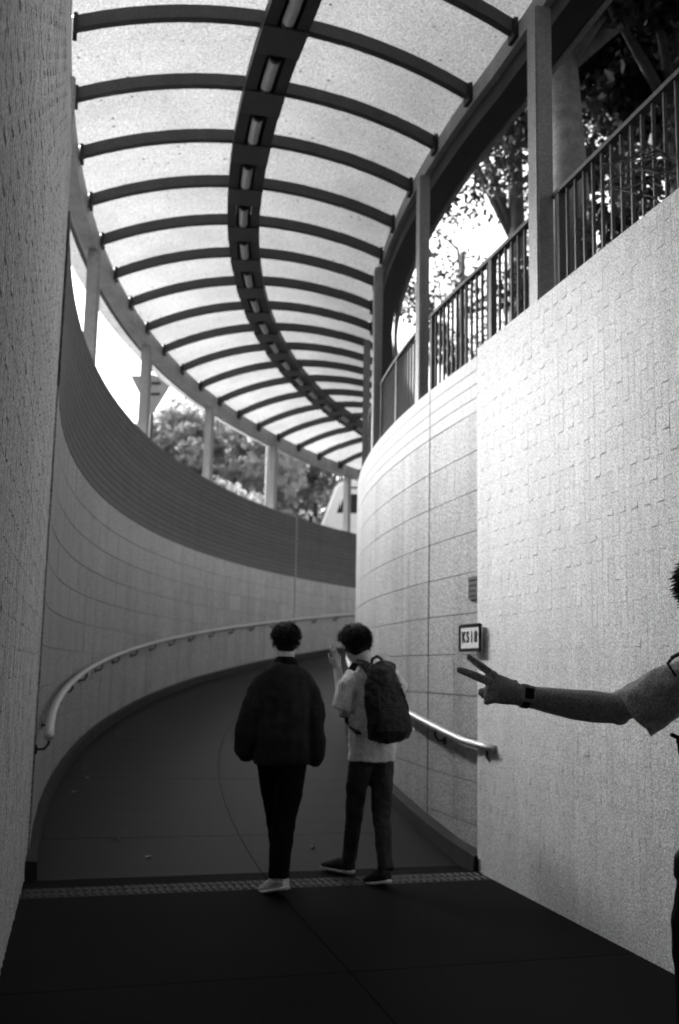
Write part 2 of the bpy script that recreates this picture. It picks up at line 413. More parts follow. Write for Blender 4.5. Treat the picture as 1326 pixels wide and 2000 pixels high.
# ---------------------------- straight walls with split-face tiles
def tile_variants(n, tw, thh):
    out = []
    for k in range(n):
        bm = bmesh.new(); g = .0013; d = -.02
        nx, nz = 3, 6; rnd = random.Random(k)
        lip = rnd.choice([.0005, .001, .0015, .002, .0028, .0038, .005])
        grid = []
        a = rnd.uniform(0, 9)
        for j in range(nz + 1):
            row = []
            for i in range(nx + 1):
                u = i / nx; v = j / nz
                x = g + u * (tw - 2 * g); z = .001 + v * (thh - .002)
                y = .002 + .0006 * math.sin(3.1 * u + a) * math.cos(2 * v + a) + rnd.uniform(-.0004, .0004)
                if j == 0: y += lip * (.4 + .6 * max(0, math.sin(math.pi * (u * .9 + .05) + .4 * math.sin(a))))
                row.append(bm.verts.new((x, y, z)))
            grid.append(row)
        for j in range(nz):
            for i in range(nx):
                bm.faces.new((grid[j][i], grid[j][i + 1], grid[j + 1][i + 1], grid[j + 1][i]))
        c = [bm.verts.new((x, d, z)) for x, z in ((g, .0008), (tw - g, .0008), (tw - g, thh - .0008), (g, thh - .0008))]
        bm.faces.new([c[0]] + [c[1]] + grid[0][::-1]); bm.faces.new([c[3]] + grid[nz] + [c[2]])
        bm.faces.new([c[0]] + [grid[j][0] for j in range(nz + 1)] + [c[3]]); bm.faces.new([c[2]] + [grid[j][nx] for j in range(nz, -1, -1)] + [c[1]])
        bm.faces.new(c)
        bmesh.ops.recalc_face_normals(bm, faces=bm.faces)
        me = bpy.data.meshes.new('tile'); bm.to_mesh(me); bm.free(); out.append(me)
    return out
TW_, TH_ = .066, .245
VARS = tile_variants(24, TW_, TH_)
def tiled_wall(name, label, corner, nrm, ztop, length, m, single, core_off=.0035):
    wl = thing(name, label, 'wall', Vector((corner.x, corner.y, 0)))
    ey = Vector((nrm.x, nrm.y, 0)); ex = Vector((-DIRV.x, -DIRV.y, 0)); ez = Vector((0, 0, 1))
    mirror = ex.cross(ey).z < 0     # tile x axis runs so that x,y,z is right handed
    if mirror: ex = -ex
    base = Vector((corner.x, corner.y, 0))
    def frame(t, z):
        p = base + Vector((-DIRV.x, -DIRV.y, 0)) * t + ez * z
        mm = Matrix((ex, ey, ez)).transposed().to_4x4(); mm.translation = p; return mm
    # core
    bm = bmesh.new(); b3 = Vector((-DIRV.x, -DIRV.y, 0)); A = base; n3 = ey
    pts = [A - n3 * .25, A - n3 * core_off, A - n3 * core_off + b3 * length, A - n3 * .25 + b3 * length]
    hexa(bm, [p - ez * .1 for p in pts] + [p + ez * (ztop - .004) for p in pts]); bm_obj('wall_core', bm, m_grout, wl)
    cells = []; ncol = int(length / TW_)
    for c in range(ncol):
        z = ztop - TH_ * (1 if c % 2 else .5)
        while z > -TH_:
            cells.append((c * TW_, z)); z -= TH_
    # sort: visible ones first, nearest to the viewpoint
    def key(c):
        p = base + b3 * (c[0] + TW_ / 2) + ez * c[1]; d = p - Vector((0, 0, HC)); dep = d.dot(F)
        if dep < .5: return 1e6
        u = 663 + FPX * d.dot(CR) / dep; v = 1000 - FPX * d.dot(CU) / dep
        return d.length if (0 < u < 1340 and -20 < v < 2000) else 1e5 + d.length
    if single: cells.sort(key=key)
    rest = []
    me_m = []
    for i, me in enumerate(VARS):
        q = me.copy(); q.materials.append(m); me_m.append(q)
    for i, (t, z) in enumerate(cells):
        v = random.randrange(len(VARS)); lo = t; hi = t + TW_
        tt = t + (TW_ if mirror else 0)
        mm = frame(tt, z) @ Matrix.Translation((0, random.uniform(-.0004, .0004), 0))
        if z > ztop - TH_ * .75:    # half tile under the coping
            mm = mm @ Matrix.Diagonal((1, 1, .5, 1))
        if i < single:
            o = link('tile', me_m[v], None, wl); o.matrix_parent_inverse = Matrix.Identity(4)
            o.matrix_basis = Matrix.Translation(-wl.location) @ mm
        else:
            rest.append((v, mm))
    V = []; Fc = []; off = 0
    for v, mm in rest:
        me = VARS[v]; n = len(me.vertices); co = np.empty(n * 3, np.float32); me.vertices.foreach_get('co', co); co = co.reshape(-1, 3)
        A_ = np.array(mm); V.append(co @ A_[:3, :3].T + A_[:3, 3]);
        for p in me.polygons: Fc.append([i + off for i in p.vertices])
        off += n
    if V:
        me = bpy.data.meshes.new('tile_field'); me.from_pydata(np.vstack(V).tolist(), [], Fc); me.materials.append(m)
        o = link('tile_field', me); wparent(o, wl); tag(o, kind='stuff')
    return wl
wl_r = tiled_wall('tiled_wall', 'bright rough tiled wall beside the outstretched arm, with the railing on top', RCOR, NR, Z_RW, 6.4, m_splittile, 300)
wl_l = tiled_wall('tiled_wall', 'tall rough tiled end wall where the long outer handrail starts', LCOR, NL, 5.02, 5.6, m_splitleft, 0)
# left wall goes on upwards, its end slightly raked
bm = bmesh.new(); b3 = Vector((-DIRV.x, -DIRV.y, 0)); A = Vector((LCOR.x, LCOR.y, 0)); n3 = Vector((NL.x, NL.y, 0))
lo = [A - n3 * .25 + b3 * .01, A + b3 * .01, A + b3 * 7.4, A - n3 * .25 + b3 * 7.4]
bulk = [p + Vector((0, 0, 5.02)) for p in lo]; hi = [p + Vector((0, 0, 6.88)) for p in [A - n3 * .25 + b3 * .1 - n3 * .15, A + b3 * .1 - n3 * .15, A + b3 * 7.4, A - n3 * .25 + b3 * 7.4]]
hexa(bm, bulk + hi); bm_obj('upper_wall', bm, m_splitleft, wl_l)
# bridge over the passage behind the viewpoint
bm = bmesh.new(); box(bm, (0, -7.5, 4.07), (18, 16, .7)); tag(bm_obj('unseen_deck', bm, m_ceil), kind='structure')
bm = bmesh.new(); box(bm, (0, -5.2, 7.3), (26, 19, .8)); tag(bm_obj('unseen_deck', bm, m_ceil), kind='structure')  # added upper deck, out of view, keeps daylight off the near end
A = Vector((LCOR.x, LCOR.y, 0)); n3 = Vector((NL.x, NL.y, 0)); up = Vector((0, 0, 1))
def prism(name, pts, z0, z1, m):
    bm = bmesh.new(); hexa(bm, [p + up * z0 for p in pts] + [p + up * z1 for p in pts]); return bm_obj(name, bm, m)
wparent(prism('upper_wall', [A - n3 * .25 + b3 * 5.61, A + b3 * 5.61, A + b3 * 7.4, A - n3 * .25 + b3 * 7.4], 3.64, 5.015, m_splitleft), wl_l)
# the underpass widens to the left behind the viewpoint
tag(prism('underpass_wall', [A - n3 * 3.4 + b3 * 5.35, A - n3 * .26 + b3 * 5.35, A - n3 * .26 + b3 * 5.59, A - n3 * 3.4 + b3 * 5.59], -.1, 3.59, m_conc), kind='structure')
tag(prism('underpass_wall', [A - n3 * 3.65 + b3 * 5.35, A - n3 * 3.41 + b3 * 5.35, A - n3 * 3.41 + b3 * 20, A - n3 * 3.65 + b3 * 20], -.1, 3.59, m_conc), kind='structure')
slab('floor_slab', [A - n3 * 3.4 + b3 * 5.6, A - n3 * .2 + b3 * 5.6, A - n3 * .2 + b3 * 16, A - n3 * 3.4 + b3 * 16], -.002, m_floor, fl)
A = Vector((RCOR.x, RCOR.y, 0)); n3 = Vector((NR.x, NR.y, 0))
tag(prism('underpass_wall', [A - n3 * .25 + b3 * 6.4, A + b3 * 6.4, A + b3 * 20, A - n3 * .25 + b3 * 20], -.1, 3.94, m_grout), kind='structure')
bm = bmesh.new(); box(bm, (4, -12.5, 2), (14, .3, 4)); tag(bm_obj('underpass_end', bm, m_ceil), kind='structure')

# ---------------------------- canopy
can = thing('canopy', 'curved walkway canopy of arched steel ribs and pale translucent sheets', 'canopy', P3(THS, RO, 4.8))
RL, RR, RISE = 23.48, 20.06, .36
half = (RL - RR) / 2; RMID = (RL + RR) / 2; Rarc = (half ** 2 + RISE ** 2) / (2 * RISE)
def zarc(R): return Z_EAVE + math.sqrt(max(0, Rarc ** 2 - (R - RMID) ** 2)) - (Rarc - RISE)
RIBS = [-104.95 + 2.6 * i for i in range(-4, 25)]
NB = 16
def rib(th):
    bm = bmesh.new(); hw = .038; rings = []
    t = (pol(th + .05, RMID) - pol(th - .05, RMID)).normalized(); t3 = Vector((t.x, t.y, 0)) * hw
    for k in range(NB + 1):
        R = RR + .02 + (RL - RR - .04) * k / NB; z = zarc(R); p = P3(th, R, z)
        up = Vector((0, 0, .115))
        rings.append([bm.verts.new(q) for q in (p - t3, p + t3, p + t3 + up, p - t3 + up)])
    for k in range(NB):
        for j in range(4):
            bm.faces.new((rings[k][j], rings[k][(j + 1) % 4], rings[k + 1][(j + 1) % 4], rings[k + 1][j]))
    bm.faces.new(rings[0][::-1]); bm.faces.new(rings[-1])
    rb = bm_obj('rib', bm, m_steel, can)
    for R in (RR + .03, RL - .03):     # end cleat with bolt
        bm = bmesh.new(); p = P3(th, R, Z_EAVE + .05); ang = math.atan2(t.y, t.x)
        box(bm, p, (.13, .035, .17), Matrix.Rotation(ang, 3, 'Z')); bm_obj('cleat', bm, m_black, rb)
    return rb
for th in RIBS: rib(th)
m_roof = roof_mat()
for i in range(len(RIBS) - 1):
    V = []; Q = []; nt_ = 3
    a, b_ = RIBS[i] + .03, RIBS[i + 1] - .03
    n = NB + 4
    for j in range(nt_ + 1):
        th = a + (b_ - a) * j / nt_
        for k in range(n + 1):
            R = RR - .05 + (RL - RR + .1) * k / n; V.append(P3(th, R, zarc(min(max(R, RR), RL)) + .119))
    for j in range(nt_):
        for k in range(n):
            q = j * (n + 1) + k; Q.append((q, q + 1, q + n + 2, q + n + 1))
    me = np_mesh('roof_sheet', V, Q, m_roof); me.shade_smooth(); o = link('roof_sheet', me); wparent(o, can)
thA, thB = RIBS[0], RIBS[-1]
sweep('eave_beam', thA, thB, 80, rect(RL + .0, RL + .16, Z_EAVE - .16, Z_EAVE + .10), m_post, can)
sweep('gutter', thA, thB, 80, rect(RL + .2, RL + .24, Z_EAVE - .12, Z_EAVE + .02), m_steeldk, can)
V = []; Q = []
for k in range(81):
    th = thA + (thB - thA) * k / 80; V += [P3(th, RL + .242, Z_EAVE - .02), P3(th, RL + .46, Z_EAVE - .03)]
    if k: Q.append((2 * k - 2, 2 * k - 1, 2 * k + 1, 2 * k))
wparent(link('overhang_sheet', np_mesh('overhang_sheet', V, Q, m_roof)), can)
sweep('eave_trim', thA, thB, 80, rect(RR - .05, RR + .01, Z_EAVE - .06, Z_EAVE + .10), m_post, can)
sweep('eave_beam', thA, thB, 80, rect(RR - .28, RR - .053, Z_EAVE - .22, Z_EAVE + .08), m_steeldk, can)
sweep('gutter', thA, thB, 80, rect(RR - .36, RR - .31, Z_EAVE - .20, Z_EAVE - .02), m_post, can)
# posts
def cpost(th, R0_, R1_, zb, zt, wd=.15):
    bm = bmesh.new(); d = math.degrees(wd / 2 / R1_)
    P = []
    for z in (zb, zt): P += [P3(th - d, R0_, z), P3(th - d, R1_, z), P3(th + d, R1_, z), P3(th + d, R0_, z)]
    hexa(bm, P); bmesh.ops.bevel(bm, geom=bm.edges[:], offset=.012, segments=2, affect='EDGES')
    return bm_obj('post', bm, m_post, can)
RPOSTS = (-117.0, -109.15, -101.8, -95.1, -87.3, -79.7)
for th in RPOSTS: cpost(th, 20.09, 20.19 if th > -106.9 else 20.22, Z_RW - .05, Z_EAVE - .205)
LPOSTS = (-103.9, -95.0, -86.2, -77.3, -68.9, -59.7, -50.5)
for th in LPOSTS: cpost(th, RO + .03, RO + .18, Z_LW - .06, Z_EAVE - .163)
# spine tray with plates
ZS = zarc(RMID)
sweep('spine_rail', thA, thB, 80, rect(RMID - .19, RMID - .085, ZS - .12, ZS - .012), m_steeldk, can)
sweep('spine_rail', thA, thB, 80, rect(RMID + .085, RMID + .19, ZS - .12, ZS - .012), m_steeldk, can)
sweep('spine_back', thA, thB, 80, rect(RMID - .083, RMID + .083, ZS - .035, ZS - .014), m_black, can)
for th in RIBS:
    d = .52
    sweep('spine_plate', th - d, th + d, 2, rect(RMID - .192, RMID + .192, ZS - .135, ZS - .122), m_steel, can)
for i in range(len(RIBS) - 1):
    thc = (RIBS[i] + RIBS[i + 1]) / 2
    if thc > -62: continue
    a, b_ = thc - .62, thc + .66
    lt = thing('lamp_fitting', 'grey tubular lamp fitting slotted into the spine of the canopy', 'lamp', P3(thc, RMID, ZS - .1), 'lamp fittings along the canopy spine')
    bm = bmesh.new(); tube(bm, [P3(a + (b_ - a) * k / 4, RMID, ZS - .105) for k in range(5)], .052, seg=14)
    bm_obj('diffuser', bm, m_diffuser, lt, smooth=False)
    for e in (a, b_):
        bm = bmesh.new(); tube(bm, [P3(e - .05, RMID, ZS - .105), P3(e + .05, RMID, ZS - .105)], .057, seg=14); bm_obj('end_cap', bm, m_black, lt)

# ---------------------------- railing on the right wall
def railing(label, tha, thb, posts):
    rl = thing('railing', label, 'railing', P3(tha, 20.08, Z_RW), 'railing bays between the canopy posts')
    Rf = 20.09; zt = 4.74
    sweep('top_rail', tha, thb, 14, rect(Rf - .03, Rf + .03, zt - .03, zt), m_fence, rl)
    sweep('bottom_rail', tha, thb, 14, rect(Rf - .018, Rf + .018, Z_RW + .05, Z_RW + .075), m_fence, rl)
    st = math.degrees(.112 / 20.09); th = tha + st * .6
    bm = bmesh.new()
    p0 = P3(tha, Rf, 0)
    while th < thb - st * .3:
        if all(abs(th - q) > .16 for q in posts):
            bm = bmesh.new(); p = P3(th, Rf, (Z_RW - .02 + zt - .03) / 2); t = pol(th + .05, Rf) - pol(th - .05, Rf)
            box(bm, p, (.014, .022, zt - .03 - Z_RW + .02), Matrix.Rotation(math.atan2(t.y, t.x), 3, 'Z')); bm_obj('bar', bm, m_fence, rl)
        th += st
    for q in posts:
        bm = bmesh.new(); p = P3(q, Rf, (Z_RW - .02 + zt - .03) / 2); t = pol(q + .05, Rf) - pol(q - .05, Rf)
        box(bm, p, (.06, .05, zt - .03 - Z_RW + .02), Matrix.Rotation(math.atan2(t.y, t.x), 3, 'Z')); bm_obj('railing_post', bm, m_fence, rl)
railing('steel railing bay on the rough tiled wall with dry twigs hanging through it', -116.8, -109.4, (-109.6, -113.8))
railing('steel railing bay spanning the corner where rough tiles meet smooth panels', -108.9, -102.1, (-106.4, -102.35))
railing('steel railing bay on the curved panelled wall between two far canopy posts', -101.65, -95.4, (-98.4, -95.6))
railing('steel railing bay following the curve past the last canopy post on the inner wall', -94.85, -87.7, (-91.0, -87.9))

# ---------------------------- handrails
def handrail(label, R, off, th0, th1, hgt, inward, br_step):
    hr = thing('handrail', label, 'handrail', P3(th0, R, ramp(th0)))
    def hz(th): return 2.294 * rad(th - THS) * (1 if th > THS else .25) + hgt
    n = int((th1 - th0) / .8); bm = bmesh.new()
    pts = [P3(th0 + (th1 - th0) * i / n, R + off, hz(th0 + (th1 - th0) * i / n)) for i in range(n + 1)]
    tube(bm, pts, [(.034, .026)] * len(pts), seg=14, side=(1, 0, 0)); bm_obj('rail', bm, m_rail, hr, smooth=True)
    th = th0 + .35
    while th < min(th1, -45):
        bm = bmesh.new(); z = hz(th)
        tube(bm, [P3(th, R + off, z - .02), P3(th, R + off, z - .07), P3(th, R + off * .7, z - .105), P3(th, R + off * .05, z - .11)], .009, seg=8)
        b = bm_obj('bracket', bm, m_black, hr)
        bm = bmesh.new(); tube(bm, [P3(th, R + off * .12, z - .11), P3(th, R - off * .02, z - .11)], .032, seg=12); bm_obj('wall_plate', bm, m_black, b)
        th += br_step
    return hr
handrail('bright steel handrail sweeping along the outer wall of the ramp', RO, -.085, -105.9, -40, .90, -1, 2.6)
handrail('short bright steel handrail starting on the rough tiled wall behind the backpack', RI,   .085, -107.85, -80, .90, 1, 2.9)

# ---------------------------- signs on the wall
def on_wall(th, R, z):
    p = P3(th, R, z); t = (pol(th - .05, R) - pol(th + .05, R)).normalized()   # to the viewer's right along the wall
    ex = Vector((t.x, t.y, 0)); ez = Vector((0, 0, 1)); ey = ez.cross(ex)
    mm = Matrix((ex, ey, ez)).transposed().to_4x4(); mm.translation = p; return mm
def local_part(name, bm, m, parent, smooth=False):
    me = bpy.data.meshes.new(name); bmesh.ops.recalc_face_normals(bm, faces=bm.faces); bm.to_mesh(me); bm.free()
    return link(name, me, m, parent)
sg = thing('number_sign', 'framed pale sign with dark characters mounted at the wall corner', 'sign'); sg.matrix_world = on_wall(-106.8, RI + .10, 1.665)
bm = bmesh.new(); box(bm, (0, 0, 0), (.40, .02, .20)); local_part('sign_plate', bm, m_signface, sg)
for c, s in (((0, -.012, .092), (.42, .024, .018)), ((0, -.012, -.092), (.42, .024, .026)), ((-.203, -.012, 0), (.014, .022, .18)), ((.203, -.012, 0), (.014, .022, .18))):
    bm = bmesh.new(); box(bm, c, s); bmesh.ops.bevel(bm, geom=bm.edges[:], offset=.006, segments=2, affect='EDGES'); local_part('frame', bm, m_black, sg)
for k, ch in enumerate('KS18'):
    cu = bpy.data.curves.new('glyph', 'FONT'); cu.body = ch; cu.size = .115; cu.extrude = .0015; cu.align_x = 'CENTER'; cu.align_y = 'CENTER'; cu.offset = .003
    to = bpy.data.objects.new('tmp', cu); COL.objects.link(to); dg = bpy.context.evaluated_depsgraph_get(); dg.update()
    me = bpy.data.meshes.new_from_object(to.evaluated_get(dg)); bpy.data.objects.remove(to)
    me.materials.clear(); o = link('character', me, m_black, sg)
    o.matrix_basis = Matrix.Translation((-.12 + .08 * k, -.0135, 0)) @ Matrix.Rotation(rad(90), 4, 'X')
# mounting lugs behind the sign
bm = bmesh.new(); box(bm, (-.08, .045, 0), (.03, .08, .03)); local_part('mounting_lug', bm, m_black, sg)
pq = thing('notice_plaque', 'small dark metal plaque with faint ridges above the framed sign', 'plaque'); pq.matrix_world = on_wall(-106.5, RI + .016, 2.05)
bm = bmesh.new(); box(bm, (0, 0, 0), (.27, .02, .175)); local_part('plate', bm, m_plaque, pq)
for k in range(4):
    bm = bmesh.new(); box(bm, (0, -.012, -.06 + .04 * k), (.25, .006, .006)); local_part('ridge', bm, m_black, pq)

# ================================================================== vegetation, road side
def at(x, y, Y):
    d = F * FPX + CR * (x - 663) - CU * (y - 1000); return Vector((0, 0, HC)) + d * (Y / d.y)
def leaves_mesh(name, centres, spreads, n, size, m, seed=0, flat=.5):
    g = np.random.default_rng(seed); C = np.asarray(centres, float); S = np.asarray(spreads, float)
    w_ = S ** 2; idx = g.choice(len(C), n, p=w_ / w_.sum())
    d = g.normal(size=(n, 3)); d /= np.linalg.norm(d, axis=1)[:, None]; rr = g.random(n) ** .45
    pos = C[idx] + d * (rr * S[idx])[:, None] * np.array([1, 1, flat + .3])
    nrm = g.normal(size=(n, 3)) + np.array([0, 0, .6]); nrm /= np.linalg.norm(nrm, axis=1)[:, None]
    a = np.cross(nrm, g.normal(size=(n, 3))); a /= np.linalg.norm(a, axis=1)[:, None]; b = np.cross(nrm, a)
    s = size * (.6 + .8 * g.random(n))[:, None]
    V = np.stack([pos - a * s * .5, pos + b * s * .26 + nrm * s * .06, pos + a * s * .5, pos - b * s * .26 + nrm * s * .06], 1).reshape(-1, 3)
    return np_mesh(name, V, np.arange(4 * n).reshape(-1, 4), m)
def tree(name, label, base, height, r0, crown_c, crown_r, nclump, nleaf, leaf, mb, ml, seed, lean=(0, 0), fork=None, group=None, clump=.28, limbs=7):
    base = Vector(base); t = thing(name, label, 'tree', base, group); rnd = random.Random(seed)
    bm = bmesh.new(); pts = []; rs = []
    for k in range(11):
        u = k / 10; pts.append(base + Vector((lean[0] * u + .05 * height / 8 * math.sin(3 * u + seed), lean[1] * u + .04 * math.sin(4 * u + seed * 2), height * u - .1)))
        rs.append(r0 * (1.15 - .75 * u) * (1 + (.35 * max(0, .06 - u) / .06)))
    tube(bm, pts, rs, seg=14)
    cc = Vector(crown_c); cr = Vector(crown_r)
    clumps = []; sp = []
    for k in range(nclump):
        v = Vector((rnd.gauss(0, 1), rnd.gauss(0, 1), rnd.gauss(0, 1))).normalized() * (rnd.random() ** .4)
        clumps.append((cc.x + v.x * cr.x, cc.y + v.y * cr.y, cc.z + v.z * cr.z)); sp.append(rnd.uniform(.6, 1.3) * clump * min(cr.x, cr.z))
    for k in range(limbs):
        s = pts[rnd.randrange(5, 10)]; e = Vector(clumps[rnd.randrange(nclump)]); mid = s.lerp(e, .5) + Vector((rnd.uniform(-.3, .3), rnd.uniform(-.3, .3), rnd.uniform(-.1, .5)))
        tube(bm, [s, s.lerp(mid, .6), mid, mid.lerp(e, .6), e], [r0 * .42, r0 * .34, r0 * .25, r0 * .15, r0 * .06], seg=8)
    bm_obj('trunk', bm, mb, t, smooth=True)
    o = link('crown', leaves_mesh('crown', clumps, sp, nleaf, leaf, ml, seed)); wparent(o, t)
    return t
GR = 3.6
def ground_at(x, Y, off=0): p = at(x, 700, Y); return Vector((p.x, p.y, GR - .05))
# right-hand bank: trunks seen through the railing
bA = ground_at(1140, 9.6)
tree('shade_tree', 'thick pale-barked tree standing right behind the railing with twigs', bA, 8.2, .25, (bA.x + .9, bA.y + .2, 11.2), (3.2, 3.0, 2.3), 60, 17000, .11, m_bark, m_leafdk, 3, lean=(-.25, .2), group='trees on the bank above the wall')
bB = ground_at(1232, 12.5)
tree('shade_tree', 'slim dark tree rising between the thick pale trunk and the picture edge', bB, 9.5, .15, (bB.x + .4, bB.y, 11.6), (3.0, 2.6, 2.6), 55, 22000, .11, m_barkdk, m_leafdk, 5, lean=(-.1, .1), group='trees on the bank above the wall')
bC = ground_at(1003, 14.5)
tree('shade_tree', 'dark forked tree seen between the two nearest canopy posts', bC, 8.5, .17, (bC.x - .5, bC.y + .3, 10.4), (2.5, 2.2, 2.2), 46, 13000, .11, m_barkdk, m_leafdk, 8, lean=(.1, 0), group='trees on the bank above the wall')
bD = ground_at(1330, 10.5)
tree('shade_tree', 'leafy dark tree whose low boughs fill the gap above the railing', bD, 8.0, .18, (bD.x - .2, bD.y + .5, 8.7), (2.4, 2.2, 2.6), 55, 13000, .11, m_barkdk, m_leafdk, 13, group='trees on the bank above the wall')
bE = Vector((3.6, 7.0, GR))
tree('shade_tree', 'broad tree spreading its crown over the darker half of the canopy', bE, 8.0, .24, (2.7, 9.2, 9.0), (2.9, 5.0, 1.6), 90, 62000, .17, m_barkdk, m_leafdk, 21, group='trees on the bank above the wall', limbs=12)
bF = ground_at(905, 20)
tree('shade_tree', 'light airy tree with thin twigs against the open sky', bF, 6.5, .12, (bF.x + .5, bF.y, 9.6), (2.4, 2, 1.9), 30, 5000, .11, m_barkdk, m_leafdk, 34, group='trees on the bank above the wall')
# dark understorey behind the near railing
def shrub(label, base, r, h, n, leaf, m, seed, group, name='shrub'):
    base = Vector(base); t = thing(name, label, 'shrub', base, group); rnd = random.Random(seed); cl = []; sp = []
    bm = bmesh.new()
    for k in range(14):
        a = rnd.uniform(0, 6.28); q = rnd.random() ** .5
        e = base + Vector((math.cos(a) * r * q, math.sin(a) * r * q, h * rnd.uniform(.25, .9))); cl.append(tuple(e)); sp.append(r * rnd.uniform(.28, .5))
        if k < 7: tube(bm, [base + Vector((0, 0, -.05)), base.lerp(e, .5) + Vector((0, 0, .1)), e], [.03, .02, .008], seg=6)
    bm_obj('stem', bm, m_barkdk, t)
    o = link('foliage', leaves_mesh('foliage', cl, sp, n, leaf, m, seed, flat=.6)); wparent(o, t); return t
for k, (x, Y, r, h) in enumerate(((1120, 12.2, .9, 2.3), (1190, 11.0, .9, 2.5), (1262, 10.2, .9, 2.4), (1330, 9.4, .9, 2.6), (1390, 8.6, .9, 2.6))):
    shrub('dense dark shrub growing on the bank behind the railing', ground_at(x, Y), r, h, 4300, .12, m_leafdk, 50 + k, 'dark shrubs behind the railing')
# dry twigs hanging over the wall in front of the railing
tw = thing('dry_twigs', 'tangle of bare dry twigs hooked through the railing bars', 'twigs', at(1290, 400, 5.3)); rnd = random.Random(4)
bm = bmesh.new()
for k in range(15):
    a = at(rnd.uniform(1290, 1350), rnd.uniform(290, 410), 5.35); b_ = at(rnd.uniform(1165, 1290), rnd.uniform(300, 420), rnd.uniform(5.35, 6.0))
    mid = a.lerp(b_, .5) + Vector((0, 0, rnd.uniform(-.04, .12)))
    tube(bm, [a, a.lerp(mid, .5) + Vector((0, 0, rnd.uniform(-.02, .03))), mid, mid.lerp(b_, .5) + Vector((0, 0, rnd.uniform(-.03, .03))), b_], [.007, .006, .005, .004, .002], seg=5)
bm_obj('twig', bm, m_barkdk, tw)
for k in range(5):
    o = link('dead_leaf', leaves_mesh('dead_leaf', [tuple(at(1210 + 22 * k, 310 + (k * 37) % 80, 5.5))], [.05], 1, .09, m_barkdk, 3 + k)); wparent(o, tw)

# left-hand road side
LG = 'pale trees beyond the outer wall'
spec = [(345, 38, 11.0, 'pale round tree with a loose top rising above the outer wall', 1.9, 2.4), (425, 44, 13.0, 'hazy tree half hidden by a canopy post on the outer wall', 3.0, 3.4),
        (485, 38, 12.6, 'tall mottled tree directly behind the thin lamp pole', 2.6, 3.4), (590, 46, 14.4, 'broad grey tree filling the gap next to the white coach', 3.6, 4.2),
        (668, 54, 15.5, 'distant tree showing above the coach windscreen', 3.6, 4.6), (535, 60, 16.0, 'far soft tree in the row behind the mottled one', 4.2, 4.6)]
for k, (x, Y, ztop, lab, rx, rz) in enumerate(spec):
    b_ = ground_at(x, Y); cz = ztop - rz
    tree('roadside_tree', lab, b_, cz - GR + rz * .5, .16, (b_.x, b_.y, cz), (rx, rx, rz), 60, 9500, .30, m_bark, (m_leafpale if k % 2 == 0 else m_leaf), 70 + k, group=LG)
for k, (x, Y, r, h) in enumerate(((230, 27, 1.0, 3.2), (285, 30, 1.2, 3.4), (330, 26, 1.0, 2.6), (390, 30, 1.3, 3.4), (450, 33, 1.4, 3.6), (500, 36, 1.4, 3.3), (560, 38, 1.5, 3.4), (610, 40, 1.5, 3.2))):
    shrub('pale bushy shrub along the road beyond the outer wall', ground_at(x, Y), r, h, 2600, .2, m_leafpale if k % 3 else m_leaf, 90 + k, 'shrubs along the road')
# give-way sign from behind, on its pole
gs = thing('give_way_sign', 'grey back of an inverted triangular road sign behind a canopy post', 'road sign'); c = at(299, 760, 19.5); gs.location = (c.x, c.y, GR)
bm = bmesh.new(); tube(bm, [(0, .05, 0), (0, .05, c.z - GR + .3)], .038, seg=10); local_part('pole', bm, m_steel, gs)
bm = bmesh.new(); zc = c.z - GR; prof = [(-.46, zc + .27), (.46, zc + .27), (.035, zc - .5), (-.035, zc - .5)]
f1 = [bm.verts.new((x, 0, z)) for x, z in prof]; f2 = [bm.verts.new((x, .012, z)) for x, z in prof]
bm.faces.new(f1); bm.faces.new(f2[::-1])
for k in range(4): bm.faces.new((f1[k], f1[(k + 1) % 4], f2[(k + 1) % 4], f2[k]))
local_part('triangle_plate', bm, m_post, gs)
for dz in (.12, -.1):
    bm = bmesh.new(); box(bm, (0, -.015, zc + dz), (.3, .02, .04)); local_part('clamp', bm, m_black, gs)
# thin pole beside post
lp = thing('lamp_pole', 'slim pale street pole standing just beside a canopy post', 'pole'); c = at(524, 900, 27); lp.location = (c.x, c.y, GR)
bm = bmesh.new(); tube(bm, [(0, 0, 0), (0, 0, 1.2), (0, 0, 1.25), (0, 0, 5.6)], [.085, .085, .06, .055], seg=12); local_part('shaft', bm, m_post, lp)
bm = bmesh.new(); tube(bm, [(0, 0, 5.5), (.1, .2, 5.9), (.3, .9, 6.05)], [.045, .04, .035], seg=8); local_part('arm', bm, m_post, lp)
bm = bmesh.new(); box(bm, (.36, 1.15, 6.05), (.2, .55, .1)); bmesh.ops.bevel(bm, geom=bm.edges[:], offset=.03, segments=2, affect='EDGES'); local_part('lantern', bm, m_steel, lp)

# white coach on the road
co = thing('coach', 'white coach with a raked windscreen parked beyond the outer wall', 'coach')
c = at(618, 1030, 31.0); co.location = (c.x, c.y, GR); co.rotation_euler = (0, 0, rad(4))
Lc, Wc, Hc_ = 9.0, 2.4, 3.6
def extr(prof, y0, y1):
    bm = bmesh.new(); a = [bm.verts.new((x, y0, z)) for x, z in prof]; b = [bm.verts.new((x, y1, z)) for x, z in prof]; n = len(prof)
    bm.faces.new(a); bm.faces.new(b[::-1])
    for k in range(n): bm.faces.new((a[k], a[(k + 1) % n], b[(k + 1) % n], b[k]))
    return bm
zw = 1.75; zb_ = 2.56
bm = extr([(0, .35), (Lc, .35), (Lc, Hc_), (.95, Hc_), (.72, Hc_ - .06), (.55, Hc_ - .25), (.0, zw), (-.05, .9)], 0, Wc)
bmesh.ops.bevel(bm, geom=[e for e in bm.edges if abs((e.verts[0].co - e.verts[1].co).y) < .01], offset=.06, segments=3, affect='EDGES')
local_part('body', bm, m_white, co)
bm = extr([(.62, zb_), (1.3, zb_), (1.3, Hc_ - .44), (.84, Hc_ - .44)], -.012, .05); local_part('side_window', bm, m_glass, co)
